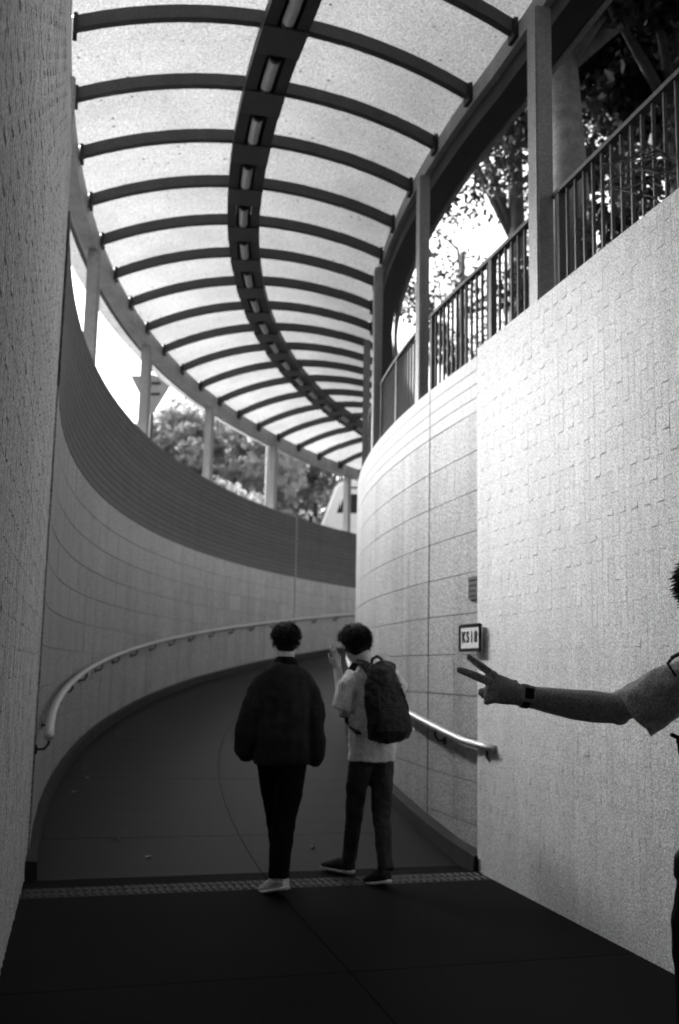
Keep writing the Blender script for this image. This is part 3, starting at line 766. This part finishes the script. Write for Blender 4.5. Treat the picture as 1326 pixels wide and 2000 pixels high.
for k in range(5):
    bm = extr([(1.4 + k * 1.45, zb_), (2.75 + k * 1.45, zb_), (2.75 + k * 1.45, Hc_ - .44), (1.4 + k * 1.45, Hc_ - .44)], -.012, .05); local_part('side_window', bm, m_glass, co)
bm = bmesh.new()
sl_ = Vector((.55 - 0, 0, (Hc_ - .25) - zw)).normalized(); nn_ = Vector((-sl_.z, 0, sl_.x)); q0 = Vector((0, 0, zw)) + sl_ * .08 + nn_ * .012; q1 = Vector((0, 0, zw)) + sl_ * 1.62 + nn_ * .012
hexa(bm, [q0 + Vector((0, .12, 0)), q0 + Vector((0, Wc - .12, 0)), q0 + Vector((0, Wc - .12, 0)) - nn_ * .04, q0 + Vector((0, .12, 0)) - nn_ * .04,
          q1 + Vector((0, .12, 0)), q1 + Vector((0, Wc - .12, 0)), q1 + Vector((0, Wc - .12, 0)) - nn_ * .04, q1 + Vector((0, .12, 0)) - nn_ * .04]); local_part('windscreen', bm, m_glass, co)
bm = bmesh.new(); box(bm, (3.5, -.008, Hc_ - .24), (5.2, .02, .05)); local_part('stripe', bm, m_black, co)
for x in (1.6, 6.8):
    for y in (.12, Wc - .12):
        bm = bmesh.new(); tube(bm, [(x, y - .13, .48), (x, y + .13, .48)], .48, seg=24); wl_ = local_part('wheel', bm, m_tyre, co)
        bm = bmesh.new(); tube(bm, [(x, y - .145, .48), (x, y + .145, .48)], .26, seg=18); o = local_part('rim', bm, m_steel, wl_)
for y in (.3, Wc - .3):
    bm = bmesh.new(); ellipsoid(bm, (-.03, y, .85), (.05, .16, .1)); local_part('headlight', bm, m_glass, co)
    bm = bmesh.new(); box(bm, (-.05, (-.2 if y < 1 else Wc + .2), 2.6), (.12, .2, .42)); local_part('mirror', bm, m_black, co)

# ================================================================== people
def frame_m(loc, yaw, s=1.0):
    return Matrix.Translation(Vector(loc)) @ Matrix.Rotation(yaw, 4, 'Z') @ Matrix.Scale(s, 4)
class Fig:
    """collects lofts in figure-local coordinates (x right, y forward, z up)"""
    def __init__(s, M): s.M = M; s.bm = bmesh.new()
    def t(s, pts, radii, seg=14, side=(1, 0, 0)):
        tube(s.bm, pts, radii, seg=seg, side=side)
        return s
    def e(s, c, r, R=None): ellipsoid(s.bm, c, r, R); return s
    def done(s, name, voxel, m, parent, smooth=5, disp=None):
        s.bm.transform(s.M); return remeshed(name, s.bm, voxel, m, parent, smooth, disp)
def hand(f, wrist, fwd, back, ext, thumb_side, scale=1.0, spread=.16, curl=None):
    """fwd: wrist to knuckles, back: out of the back of the hand, thumb_side: towards the thumb; ext: five numbers 0 curled..1 straight"""
    w_ = Vector(wrist); fw = Vector(fwd).normalized(); bk = (Vector(back) - fw * Vector(back).dot(fw)).normalized(); ts = Vector(thumb_side); ts = (ts - fw * ts.dot(fw) - bk * ts.dot(bk)).normalized()
    S = scale
    f.t([w_ - fw * .03 * S, w_ + fw * .015 * S, w_ + fw * .05 * S, w_ + fw * .085 * S, w_ + fw * .098 * S], [(.027 * S, .019 * S), (.029 * S, .019 * S), (.037 * S, .0175 * S), (.041 * S, .0155 * S), (.037 * S, .011 * S)], seg=16, side=ts)
    L = (.074, .083, .076, .058)
    for k in range(4):
        offk = (.031 - .0205 * k) * S; kn = w_ + fw * ((.092 - .004 * abs(k - 1) - (.006 if k == 3 else 0)) * S) + ts * offk + bk * .003 * S
        d = (fw + ts * (spread * (1.5 - k))).normalized(); a = 1 - ext[k]; ln = L[k] * S; r = (.0100, .0104, .0098, .0088)[k] * S
        p = [kn - d * .02 * S, kn]; ang = 0
        for seg, (fr, bend) in enumerate(((.46, 1.35), (.30, 1.65), (.24, 1.0))):
            ang += bend * a + .05
            dd = (d * math.cos(ang) - bk * math.sin(ang)); p.append(p[-1] + dd * ln * fr)
        f.e(kn + bk * .002 * S, (r * 1.22,) * 3); f.e(p[2], (r * 1.12,) * 3)
        f.t(p, [r * 1.15, r * 1.10, r * 1.02, r * .97, r * .84], seg=10, side=ts)
        f.e(p[-1], (r * .86,) * 3)
    # thumb leaves the side of the palm near its base
    b0 = w_ + fw * .022 * S + ts * .022 * S; a = 1 - ext[4]
    d1 = (fw * .75 + ts * (.75 - .75 * a) - bk * (.25 + .5 * a)).normalized(); d2 = (fw * (.9) + ts * (.35 - 1.0 * a) - bk * (.1 + .55 * a)).normalized(); d3 = (fw * (.9 - .4 * a) + ts * (.25 - 1.5 * a) - bk * (.1 + .4 * a)).normalized()
    p1 = b0 + d1 * .042 * S; p2 = p1 + d2 * .034 * S; p3 = p2 + d3 * .027 * S
    f.t([b0, p1, p2, p3], [.0155 * S, .0125 * S, .0108 * S, .0078 * S], seg=10)
    f.e(p3, (.008 * S,) * 3)
def head(f, c, yaw=0, tilt=0, roll=0, s=1.0):
    """c = centre of skull; returns matrix"""
    R = (Matrix.Rotation(yaw, 3, 'Z') @ Matrix.Rotation(tilt, 3, 'X') @ Matrix.Rotation(roll, 3, 'Y'))
    def q(x, y, z): return Vector(c) + R @ Vector((x * s, y * s, z * s))
    f.e(c, (.076 * s, .096 * s, .098 * s), R)
    f.e(q(0, .028, -.055), (.060 * s, .066 * s, .066 * s), R)      # face and jaw
    f.e(q(0, .055, -.098), (.032 * s, .030 * s, .022 * s), R)      # chin
    f.t([q(0, .088, -.012), q(0, .104, -.036), q(0, .110, -.050)], [.008 * s, .012 * s, .014 * s], seg=8)   # nose
    f.e(q(0, .083, -.080), (.024 * s, .012 * s, .010 * s), R)      # lips
    for sx in (-1, 1):
        f.e(q(sx * .083, -.004, -.032), (.011 * s, .020 * s, .031 * s), R)  # ears
        f.e(q(sx * .03, .078, .004), (.020 * s, .012 * s, .007 * s), R)     # brow
    return R, q
def eyes(body, M, q, R):
    for sx in (-1, 1):
        bm = bmesh.new(); ellipsoid(bm, q(sx * .031, .078, -.016), (.013, .010, .008), R, 10, 8); bm.transform(M); bm_obj('eye', bm, m_eye, body, True)
def hair(body, M, q, R, c, s=1.0, seed=1, back_low=-.075, fringe=True, puff=1.0, shift=0):
    f = Fig(M); rnd = random.Random(seed)
    f.e(q(0, -.012, .018), (.083 * s * puff, .104 * s, .098 * s * puff), R)
    f.e(q(0, -.045, -.036), (.074 * s * puff, .058 * s, .068 * s), R)
    if fringe: f.e(q(0, .058, .048), (.068 * s, .045 * s, .045 * s), R)
    for sx in (-1, 1): f.e(q(sx * .064, .004, .004), (.022 * s, .040 * s, .040 * s), R)
    o = f.done('hair', .006, m_hair, body, smooth=3)
    # strands lying on the cap for an uneven outline
    bm = bmesh.new(); bm.from_mesh(o.data); M_ = M
    for k in range(2600):
        a = rnd.uniform(0, 2 * math.pi); e = math.asin(rnd.uniform(-.75, 1)); d = Vector((math.cos(a) * math.cos(e), math.sin(a) * math.cos(e), math.sin(e)))
        if d.y > .3 and d.z < .25: continue
        if d.z < -.1 and d.y > -.15: continue
        p0 = q(d.x * .082 * s * puff, d.y * .102 * s - .012, d.z * .095 * s * puff + .014)
        crown = Vector((0, -.35, .9)); flow = (d - crown * d.dot(crown)); flow = flow.normalized() if flow.length > .05 else Vector((rnd.uniform(-1, 1), rnd.uniform(-1, 1), 0))
        flow = (flow + Vector((rnd.gauss(0, .35), rnd.gauss(0, .35), rnd.gauss(0, .2) - .35))).normalized()
        ln = rnd.uniform(.018, .042); up = d * rnd.uniform(-.004, .002)
        p1 = p0 + R @ (flow * ln * .5 + up); p2 = p0 + R @ (flow * ln + up * .6 - d * .003)
        tube(bm, [M_ @ p0, M_ @ p1, M_ @ p2], [.0022, .0018, .0004], seg=3, cap=False)
    bm.to_mesh(o.data); bm.free(); o.data.shade_smooth()
    return o
def shoe(M, heel, yaw, pitch, m_up, parent, L=.27, w=.046):
    R = Matrix.Rotation(yaw, 3, 'Z') @ Matrix.Rotation(pitch, 3, 'X')
    def q(x, y, z): return Vector(heel) + R @ Vector((x, y, z))
    f = Fig(M)
    f.t([q(0, -.012, .045), q(0, .03, .052), q(0, .10, .055), q(.004, .17, .042), q(.004, .235, .032), q(.002, .262, .028)], [(.030, .034), (w * .82, .048), (w * .9, .050), (w, .036), (w * .85, .024), (w * .5, .014)], side=R @ Vector((1, 0, 0)))
    f.t([q(0, .035, .05), q(0, .03, .10), q(0, .025, .125)], [.044, .042, .042])
    up = f.done('shoe', .006, m_up, parent, 3)
    f = Fig(M)
    f.t([q(0, -.022, .014), q(0, .0, .014), q(0, .10, .013), q(.004, .18, .013), q(.003, .245, .016), q(.002, .272, .02)], [(.020, .014), (w * .86, .016), (w * .88, .015), (w * 1.06, .015), (w * .85, .014), (w * .4, .010)], side=R @ Vector((1, 0, 0)))
    so_ = f.done('sole', .006, m_sole, None, 2); wparent_sub(so_, up)
    return up
def wparent_sub(o, part):
    """sub-part below a part whose own parent is the thing"""
    o.parent = part; root = part.parent; o.matrix_parent_inverse = Matrix.Translation(-root.location) if root else Matrix.Identity(4)
    o.matrix_parent_inverse = Matrix.Identity(4)
    return o

# ---- person in the dark jacket
g1 = Vector((-.335, 6.85, 0.0)); M1 = frame_m(g1, rad(3), 1.0)
p1 = thing('person', 'person in a loose dark jacket and black trousers walking away, hands in pockets', 'person', g1)
f = Fig(M1)
R1, q1 = head(f, (0.0, .02, 1.605), yaw=rad(2), tilt=rad(-4))
f.t([(0, -.015, 1.40), (0, -.008, 1.47), (0, .004, 1.56)], [(.066, .064), (.061, .062), (.060, .064)])
f.t([(0, 0, .86), (0, 0, 1.05), (0, .0, 1.25), (0, -.01, 1.38), (0, -.01, 1.43)], [(.15, .10), (.14, .10), (.16, .10), (.13, .08), (.07, .06)])
for sx in (-1, 1):
    f.t([(sx * .12, -.01, 1.32), (sx * .215, -.03, 1.10), (sx * .205, .08, .89)], [.04, .036, .028])
    hand(f, (sx * .205, .07, .89), (-sx * .5, .1, -.5), (sx, .1, 0), (.8, .8, .8, .8, .7), (0, 1, .3))
LEG1 = {1: [(.065, -.01, .80), (.045, -.015, .62), (.02, -.035, .46), (.0, -.09, .25), (-.005, -.125, .10)], -1: [(-.065, .01, .80), (-.055, .12, .62), (-.03, .21, .47), (-.01, .31, .27), (0, .38, .12)]}
for sx in (-1, 1): f.t(LEG1[sx], [.07, .062, .05, .045, .036])
b1 = f.done('body', .0075, m_skin, p1, 4); eyes(b1, M1, q1, R1)
hair(b1, M1, q1, R1, None, .98, 3)
f = Fig(M1)   # jacket
f.t([(.0, .0, .795), (0, 0, .84), (0, -.008, .98), (0, -.012, 1.15), (0, -.012, 1.28), (0, -.012, 1.365), (0, -.006, 1.425), (0, 0, 1.45)],
    [(.185, .135), (.195, .15), (.205, .158), (.205, .152), (.200, .138), (.180, .116), (.118, .09), (.072, .070)])
f.t([(-.115, -.01, 1.34), (-.175, -.015, 1.25), (-.222, -.03, 1.10), (-.248, -.03, .98), (-.252, .01, .89), (-.225, .06, .845)], [.062, .072, .076, .074, .068, .056])
f.t([(.115, -.01, 1.34), (.165, -.015, 1.25), (.200, -.03, 1.10), (.212, -.03, .96), (.214, .0, .86), (.208, .03, .80)], [.062, .072, .074, .072, .068, .056])
j1 = f.done('jacket', .010, m_jacket, p1, 4, disp=[(.26, .040), (.12, .026)])
f = Fig(M1)
f.t([(0, -.010, 1.425), (0, -.004, 1.455), (0, .004, 1.478)], [(.098, .088), (.080, .078), (.066, .068)]); c1 = f.done('collar', .007, m_collar, p1, 3)
f = Fig(M1)   # trousers: rear leg hides the forward one
f.t([(0, 0, .90), (0, 0, .82), (0, 0, .76)], [(.160, .12), (.166, .125), (.15, .11)])
f.t([(.065, -.01, .80), (.045, -.015, .62), (.02, -.035, .46), (.0, -.09, .25), (-.005, -.125, .10)], [(.098, .10), .092, .078, .072, .066])
f.t([(-.065, .01, .80), (-.055, .12, .62), (-.03, .21, .47), (-.01, .31, .27), (0, .38, .12)], [(.098, .10), .09, .076, .070, .064])
f.done('trousers', .009, m_trous, p1, 4, disp=[(.12, .016), (.05, .008)])
shoe(M1, (.045, -.165, .040), rad(40), rad(-15), m_canvas, p1); shoe(M1, (0, .36, .012), rad(-4), rad(8), m_canvas, p1)

# ---- person with the backpack
g2 = Vector((.25, 7.15, 0.0)); M2 = frame_m(g2, rad(24), 1.0)
p2 = thing('person', 'person in a pale tee shirt and dark jeans with one hand raised beside the head', 'person', g2)
f = Fig(M2)
hc2 = (-.095, .10, 1.60)
R2, q2 = head(f, hc2, yaw=rad(-4), tilt=rad(-20), roll=rad(3))
f.t([(-.02, -.0, 1.40), (-.05, .03, 1.48), (-.085, .08, 1.57)], [(.066, .064), (.060, .062), (.058, .062)])
f.t([(.0, 0, .86), (0, 0, 1.05), (0, .0, 1.25), (-.01, -.01, 1.37), (-.02, -.01, 1.43)], [(.14, .095), (.135, .095), (.16, .11), (.15, .09), (.07, .06)])
# left arm: elbow down, forearm up in front of it
sh = Vector((-.165, -.01, 1.37)); el = Vector((-.185, .03, 1.10)); wr = Vector((-.175, .20, 1.415))
f.t([sh, sh.lerp(el, .5), el], [.052, .047, .043]); f.t([el, el.lerp(wr, .35), wr], [.043, .041, .028])
hand(f, wr, (-.1, .02, 1), (.55, -.83, 0), (.9, .95, .85, .7, .8), (-.8, -.5, 0), spread=.2)
f.t([(.165, -.01, 1.37), (.21, .10, 1.14), (.12, .28, 1.10)], [.052, .044, .028]); hand(f, (.12, .28, 1.10), (-.8, .5, .2), (0, 1, .1), (.5, .5, .5, .5, .6), (0, .1, 1))
LEG2 = ([(-.078, .005, .80), (-.065, .09, .64), (-.045, .16, .50), (-.025, .24, .30), (-.01, .315, .10)], [(.072, -.005, .80), (.082, .01, .64), (.08, .005, .48), (.07, -.055, .28), (.06, -.115, .10)])
for lg in LEG2: f.t(lg, [.06, .055, .045, .04, .032])
b2 = f.done('body', .0065, m_skin, p2, 4); eyes(b2, M2, q2, R2)
hair(b2, M2, q2, R2, None, 1.12, 9, puff=1.06)
f = Fig(M2)   # tee
f.t([(.0, .0, .80), (0, 0, .88), (-.003, 0, 1.02), (0, -.002, 1.18), (-.005, -.004, 1.29), (-.012, -.006, 1.37), (-.02, -.002, 1.425), (-.028, .006, 1.45)], [(.168, .118), (.170, .122), (.168, .122), (.182, .13), (.188, .128), (.165, .112), (.105, .085), (.072, .07)])
f.t([(-.13, -.006, 1.375), (-.19, -.012, 1.30), (-.205, .0, 1.20), (-.212, .012, 1.15)], [.07, .074, .076, .078])
f.t([(.13, -.006, 1.375), (.19, .02, 1.30), (.215, .07, 1.20)], [.07, .074, .076])
f.done('tee_shirt', .009, m_tee, p2, 3, disp=[(.10, .022), (.045, .012)])
f = Fig(M2)
f.t([(0, 0, .92), (0, 0, .84), (0, 0, .78)], [(.13, .095), (.142, .103), (.142, .105)])
f.t(LEG2[0], [(.084, .09), .076, .064, .056, .05])
f.t(LEG2[1], [(.084, .09), .078, .066, .058, .05])
f.done('jeans', .008, m_jeans, p2, 3, disp=[(.07, .014), (.035, .009)])
shoe(M2, (-.01, .275, .012), rad(26), rad(0), m_shoedk, p2); shoe(M2, (.058, -.155, .022), rad(12), rad(-12), m_shoedk, p2)
# backpack
bpk = thing('backpack', 'dark nylon backpack with a pale round badge worn over the pale tee', 'backpack', g2)
f = Fig(M2)
f.t([(.03, -.175, .945), (.03, -.185, .975), (.022, -.195, 1.08), (.0, -.19, 1.22), (-.02, -.175, 1.34), (-.035, -.16, 1.42), (-.045, -.145, 1.46)], [(.11, .055), (.148, .085), (.155, .098), (.148, .092), (.128, .078), (.098, .060), (.055, .035)])
f.done('bag_body', .008, m_bag, bpk, 3, disp=[(.12, .030), (.05, .016), (.025, .006)])
f = Fig(M2); f.t([(.035, -.262, .965), (.035, -.282, 1.02), (.03, -.278, 1.10), (.022, -.268, 1.17)], [(.11, .025), (.128, .038), (.122, .034), (.10, .02)]); f.done('front_pocket', .007, m_bag, bpk, 2, disp=[(.06, .016)])
for sx in (-1, 1):
    f = Fig(M2); f.t([(-.02 + sx * .065, -.175, 1.36), (sx * .10 - .015, -.11, 1.455), (sx * .12 - .015, -.02, 1.468), (sx * .13, .085, 1.40), (sx * .14, .118, 1.25), (sx * .155, .06, 1.05), (sx * .15, -.10, .99)], [(.038, .014)] * 4 + [(.03, .010)] * 3)
    f.done('strap', .006, m_bag, bpk, 2)
    f = Fig(M2); f.t([(.0 + sx * .085, -.255, 1.30), (.02 + sx * .105, -.275, 1.18), (.03 + sx * .115, -.275, 1.03)], [(.010, .005)] * 3); f.done('webbing', .004, m_bag, bpk, 1)
f = Fig(M2); f.t([(-.085, -.145, 1.44), (-.08, -.15, 1.485), (-.045, -.15, 1.505), (-.01, -.15, 1.485), (-.005, -.145, 1.44)], [(.012, .007)] * 5); f.done('grab_loop', .004, m_bag, bpk, 1)
bm = bmesh.new(); ellipsoid(bm, (.185, -.225, 1.02), (.019, .016, .019)); bm.transform(M2); bm_obj('badge', bm, m_white, bpk, True)
for zz, ww, yy in ((1.172, .115, -.300), (1.335, .115, -.262)):
    bm = bmesh.new(); tube(bm, [(.01 - ww, yy + .05, zz - .02), (.01 - ww * .6, yy + .012, zz), (.005, yy, zz + .006), (ww * .6, yy + .012, zz), (ww, yy + .05, zz - .02)], [.0045] * 5, seg=6); bm.transform(M2); bm_obj('zip', bm, m_steel, bpk)

# ---- person at the side, arm held out in a V sign
YB = 3.1
g3 = at(1455, 1308, YB + .02); g3 = Vector((g3.x, g3.y, 0)); YAW3 = rad(-70); M3 = frame_m(g3, YAW3)
p3 = thing('person', 'person at the side holding a bare arm out in a V sign', 'person', g3)
I3 = M3.inverted()
def L3(x, y, Y): return I3 @ at(x, y, Y)
f = Fig(M3)
R3, q3 = head(f, tuple(L3(1399, 1150, YB + .02)), yaw=rad(15), tilt=rad(-6), s=1.04)
hb3 = L3(1406, 1215, YB + .02)
f.t([(0, -.02, 1.44), Vector((0, -.02, 1.46)).lerp(hb3, .6), hb3], [(.066, .064), (.058, .06), (.055, .06)])
f.t([(0, 0, .88), (0, 0, 1.08), (0, 0, 1.28), (0, -.01, 1.42), (0, -.01, 1.48)], [(.15, .10), (.145, .10), (.17, .115), (.16, .095), (.07, .06)])
sh = L3(1338, 1322, YB + .16); el = L3(1200, 1384, YB + .22); wr = L3(1020, 1359, YB + .16)
cm = L3(1120, 1376, YB + .19)
f.t([sh, sh.lerp(el, .5), el.lerp(sh, .12), el], [.058, .053, .049, .047], seg=16)
f.t([el, el.lerp(cm, .5), cm, cm.lerp(wr, .55), wr], [.047, .051, .048, .040, .031], seg=16)
f.e(el + (I3.to_3x3() @ Vector((.01, -.01, -.022))), (.032, .032, .030))
hd = (L3(938, 1336, YB + .15) - wr)
camv = I3.to_3x3() @ Vector((.1, -1, .25)); upv = I3.to_3x3() @ Vector((-.1, 0, 1))
hand(f, wr, hd, camv, (1.0, 1.0, .12, .05, .1), upv, scale=1.22, spread=.30)
f.t([(.165, -.01, 1.42), (.23, -.02, 1.14), (.21, .08, .90)], [.056, .046, .03]); hand(f, (.21, .08, .90), (0, .25, -1), (1, 0, 0), (.7, .65, .6, .6, .7), (0, 1, 0))
LV = I3.to_3x3() @ Vector((-.075, 0, 0))
for sx in (-1, 1): f.t([(sx * .09, 0, .90), Vector((sx * .10, .02, .50)) + LV, Vector((sx * .10, -.02, .10)) + LV], [.07, .05, .04])
b3_ = f.done('body', .0036, m_skin, p3, 3); eyes(b3_, M3, q3, R3)
hair(b3_, M3, q3, R3, None, 1.06, 17, puff=1.04)
f = Fig(M3)   # short-sleeved shirt, boxy sleeve
f.t([(0, 0, .80), (0, 0, .9), (0, 0, 1.1), (0, -.005, 1.28), (0, -.008, 1.40), (0, -.008, 1.465), (0, -.004, 1.505), (0, 0, 1.52)], [(.20, .135), (.20, .138), (.192, .135), (.20, .14), (.188, .122), (.15, .10), (.09, .08), (.072, .07)])
s0, s1 = L3(1345, 1330, YB + .15), L3(1300, 1350, YB + .175); s2 = L3(1272, 1372, YB + .19); s3 = L3(1238, 1396, YB + .205)
upl = I3.to_3x3() @ Vector((0, 0, 1))
sd3 = I3.to_3x3() @ Vector((.45, .1, 1))
f.t([s0, s1, s2, s3], [(.070, .085), (.078, .085), (.082, .080), (.086, .078)], seg=20, side=sd3)
f.t([(.14, -.008, 1.42), (.215, -.01, 1.30), (.245, 0, 1.17)], [.075, .085, .09])
f.done('shirt', .0075, m_shirt, p3, 2, disp=[(.11, .030), (.05, .016)])
f = Fig(M3)
f.t([(0, 0, .94), (0, 0, .86), (0, 0, .78)], [(.165, .125), (.175, .13), (.165, .12)])
for sx in (-1, 1): f.t([Vector((sx * .095, 0, .84)) + LV * .5, Vector((sx * .11, .015, .66)) + LV * 1.1, Vector((sx * .11, .01, .46)) + LV, Vector((sx * .105, -.02, .25)) + LV, Vector((sx * .105, -.03, .09)) + LV], [(.112, .115), .108, .098, .088, .08])
f.done('trousers', .010, m_trous, p3, 4, disp=[(.12, .018)])
for sx in (-1, 1): shoe(M3, (sx * .105 + LV.x, -.075 + LV.y, .012), rad(-sx * 8), 0, m_shoedk, p3)
# wristwatch
wt = thing('wristwatch', 'square dark wristwatch on the outstretched arm', 'watch', at(1022, 1362, YB + .16))
wp = M3 @ wr; ax = ((M3 @ cm) - wp).normalized(); nv = (M3.to_3x3() @ camv); nv = (nv - ax * nv.dot(ax)).normalized(); sv = ax.cross(nv)
Rw = Matrix((ax, sv, nv)).transposed(); cw = wp + ax * .006
bm = bmesh.new(); n = 28; rings = []
for k in range(n):
    a = 2 * math.pi * k / n; d = sv * math.cos(a) * .0355 + nv * math.sin(a) * .0325
    rings.append([bm.verts.new(cw + d * kk + ax * xx) for kk, xx in ((.97, -.012), (1.07, -.011), (1.07, .011), (.97, .012))])
for k in range(n):
    for j in range(4): bm.faces.new((rings[k][j], rings[k][(j + 1) % 4], rings[(k + 1) % n][(j + 1) % 4], rings[(k + 1) % n][j]))
bm_obj('strap', bm, m_black, wt)
bm = bmesh.new(); box(bm, cw + nv * .036, (.047, .053, .013), Rw); bmesh.ops.bevel(bm, geom=bm.edges[:], offset=.005, segments=3, affect='EDGES'); cs = bm_obj('case', bm, mat('watch_case', .8, rough=.35, metal=.2), wt)
bm = bmesh.new(); box(bm, cw + nv * .0428, (.029, .034, .002), Rw); bmesh.ops.bevel(bm, geom=[e for e in bm.edges], offset=.0009, segments=1, affect='EDGES'); o = bm_obj('screen', bm, m_black, None); wparent_sub(o, cs)
# shoulder bag of that person: thin strap and pouch
sb = thing('shoulder_bag', 'black shoulder bag hanging at the edge by its thin strap', 'bag', g3)
sdw = I3.to_3x3() @ Vector((0, 1, 0))
f = Fig(M3); f.t([L3(1325, 1330, YB + .10), L3(1303, 1296, YB + .06), L3(1312, 1284, YB + .04), L3(1330, 1275, YB + .04), L3(1375, 1268, YB + .04), L3(1440, 1300, YB + .12)], [(.009, .003)] * 6, side=sdw); f.done('strap', .004, m_bag, sb, 1)
f = Fig(M3); f.t([L3(1400, 1395, YB - .06), L3(1360, 1425, YB - .08), L3(1326, 1440, YB - .085), L3(1345, 1560, YB - .085), L3(1350, 1660, YB - .08)], [(.012, .0045)] * 5, side=I3.to_3x3() @ Vector((1, 0, 0))); f.done('strap', .004, m_bag, sb, 1)
f = Fig(M3); f.t([L3(1309, 1434, YB - .085), L3(1330, 1444, YB - .085)], [(.011, .006)] * 2); f.done('buckle', .003, m_bag, sb, 1)
f = Fig(M3); f.t([L3(1352, 1655, YB - .08), L3(1350, 1675, YB - .08), L3(1350, 1710, YB - .08), L3(1354, 1740, YB - .08)], [(.030, .03), (.050, .045), (.052, .045), (.03, .03)], side=I3.to_3x3() @ Vector((1, 0, 0))); f.done('pouch', .006, m_bag, sb, 3)

# ---- a few fallen leaves on the ground
rnd = random.Random(12)
for k, (th, R) in enumerate(((-103.9, 22.75), (-101.5, 22.2), (-97.2, 23.2), (-98.4, 23.1), (-104.7, 21.3), (-95.2, 22.9), (-92.0, 23.15), (-105.2, 22.6), (-100.6, 20.42), (-99.9, 23.2))):
    p = P3(th, R, ramp(th) + .004); bm = bmesh.new(); a = rnd.uniform(0, 6.28); u = Vector((math.cos(a), math.sin(a), .08)); v = Vector((-math.sin(a), math.cos(a), .05)); L_ = rnd.uniform(.05, .09)
    c = [p, p + u * L_ * .35 + v * L_ * .25 + Vector((0, 0, .008)), p + u * L_, p + u * L_ * .35 - v * L_ * .25 + Vector((0, 0, .006))]
    md = bm.verts.new(p + u * L_ * .4 + Vector((0, 0, .002))); cv = [bm.verts.new(q) for q in c]
    for i in range(4): bm.faces.new((md, cv[i], cv[(i + 1) % 4]))
    o = bm_obj('fallen_leaf', bm, mat('dead_leaf', .22, rough=.7, var=.3)); tag(o, 'small dry leaf lying on the dark ramp floor', 'leaf', 'fallen leaves on the ramp')
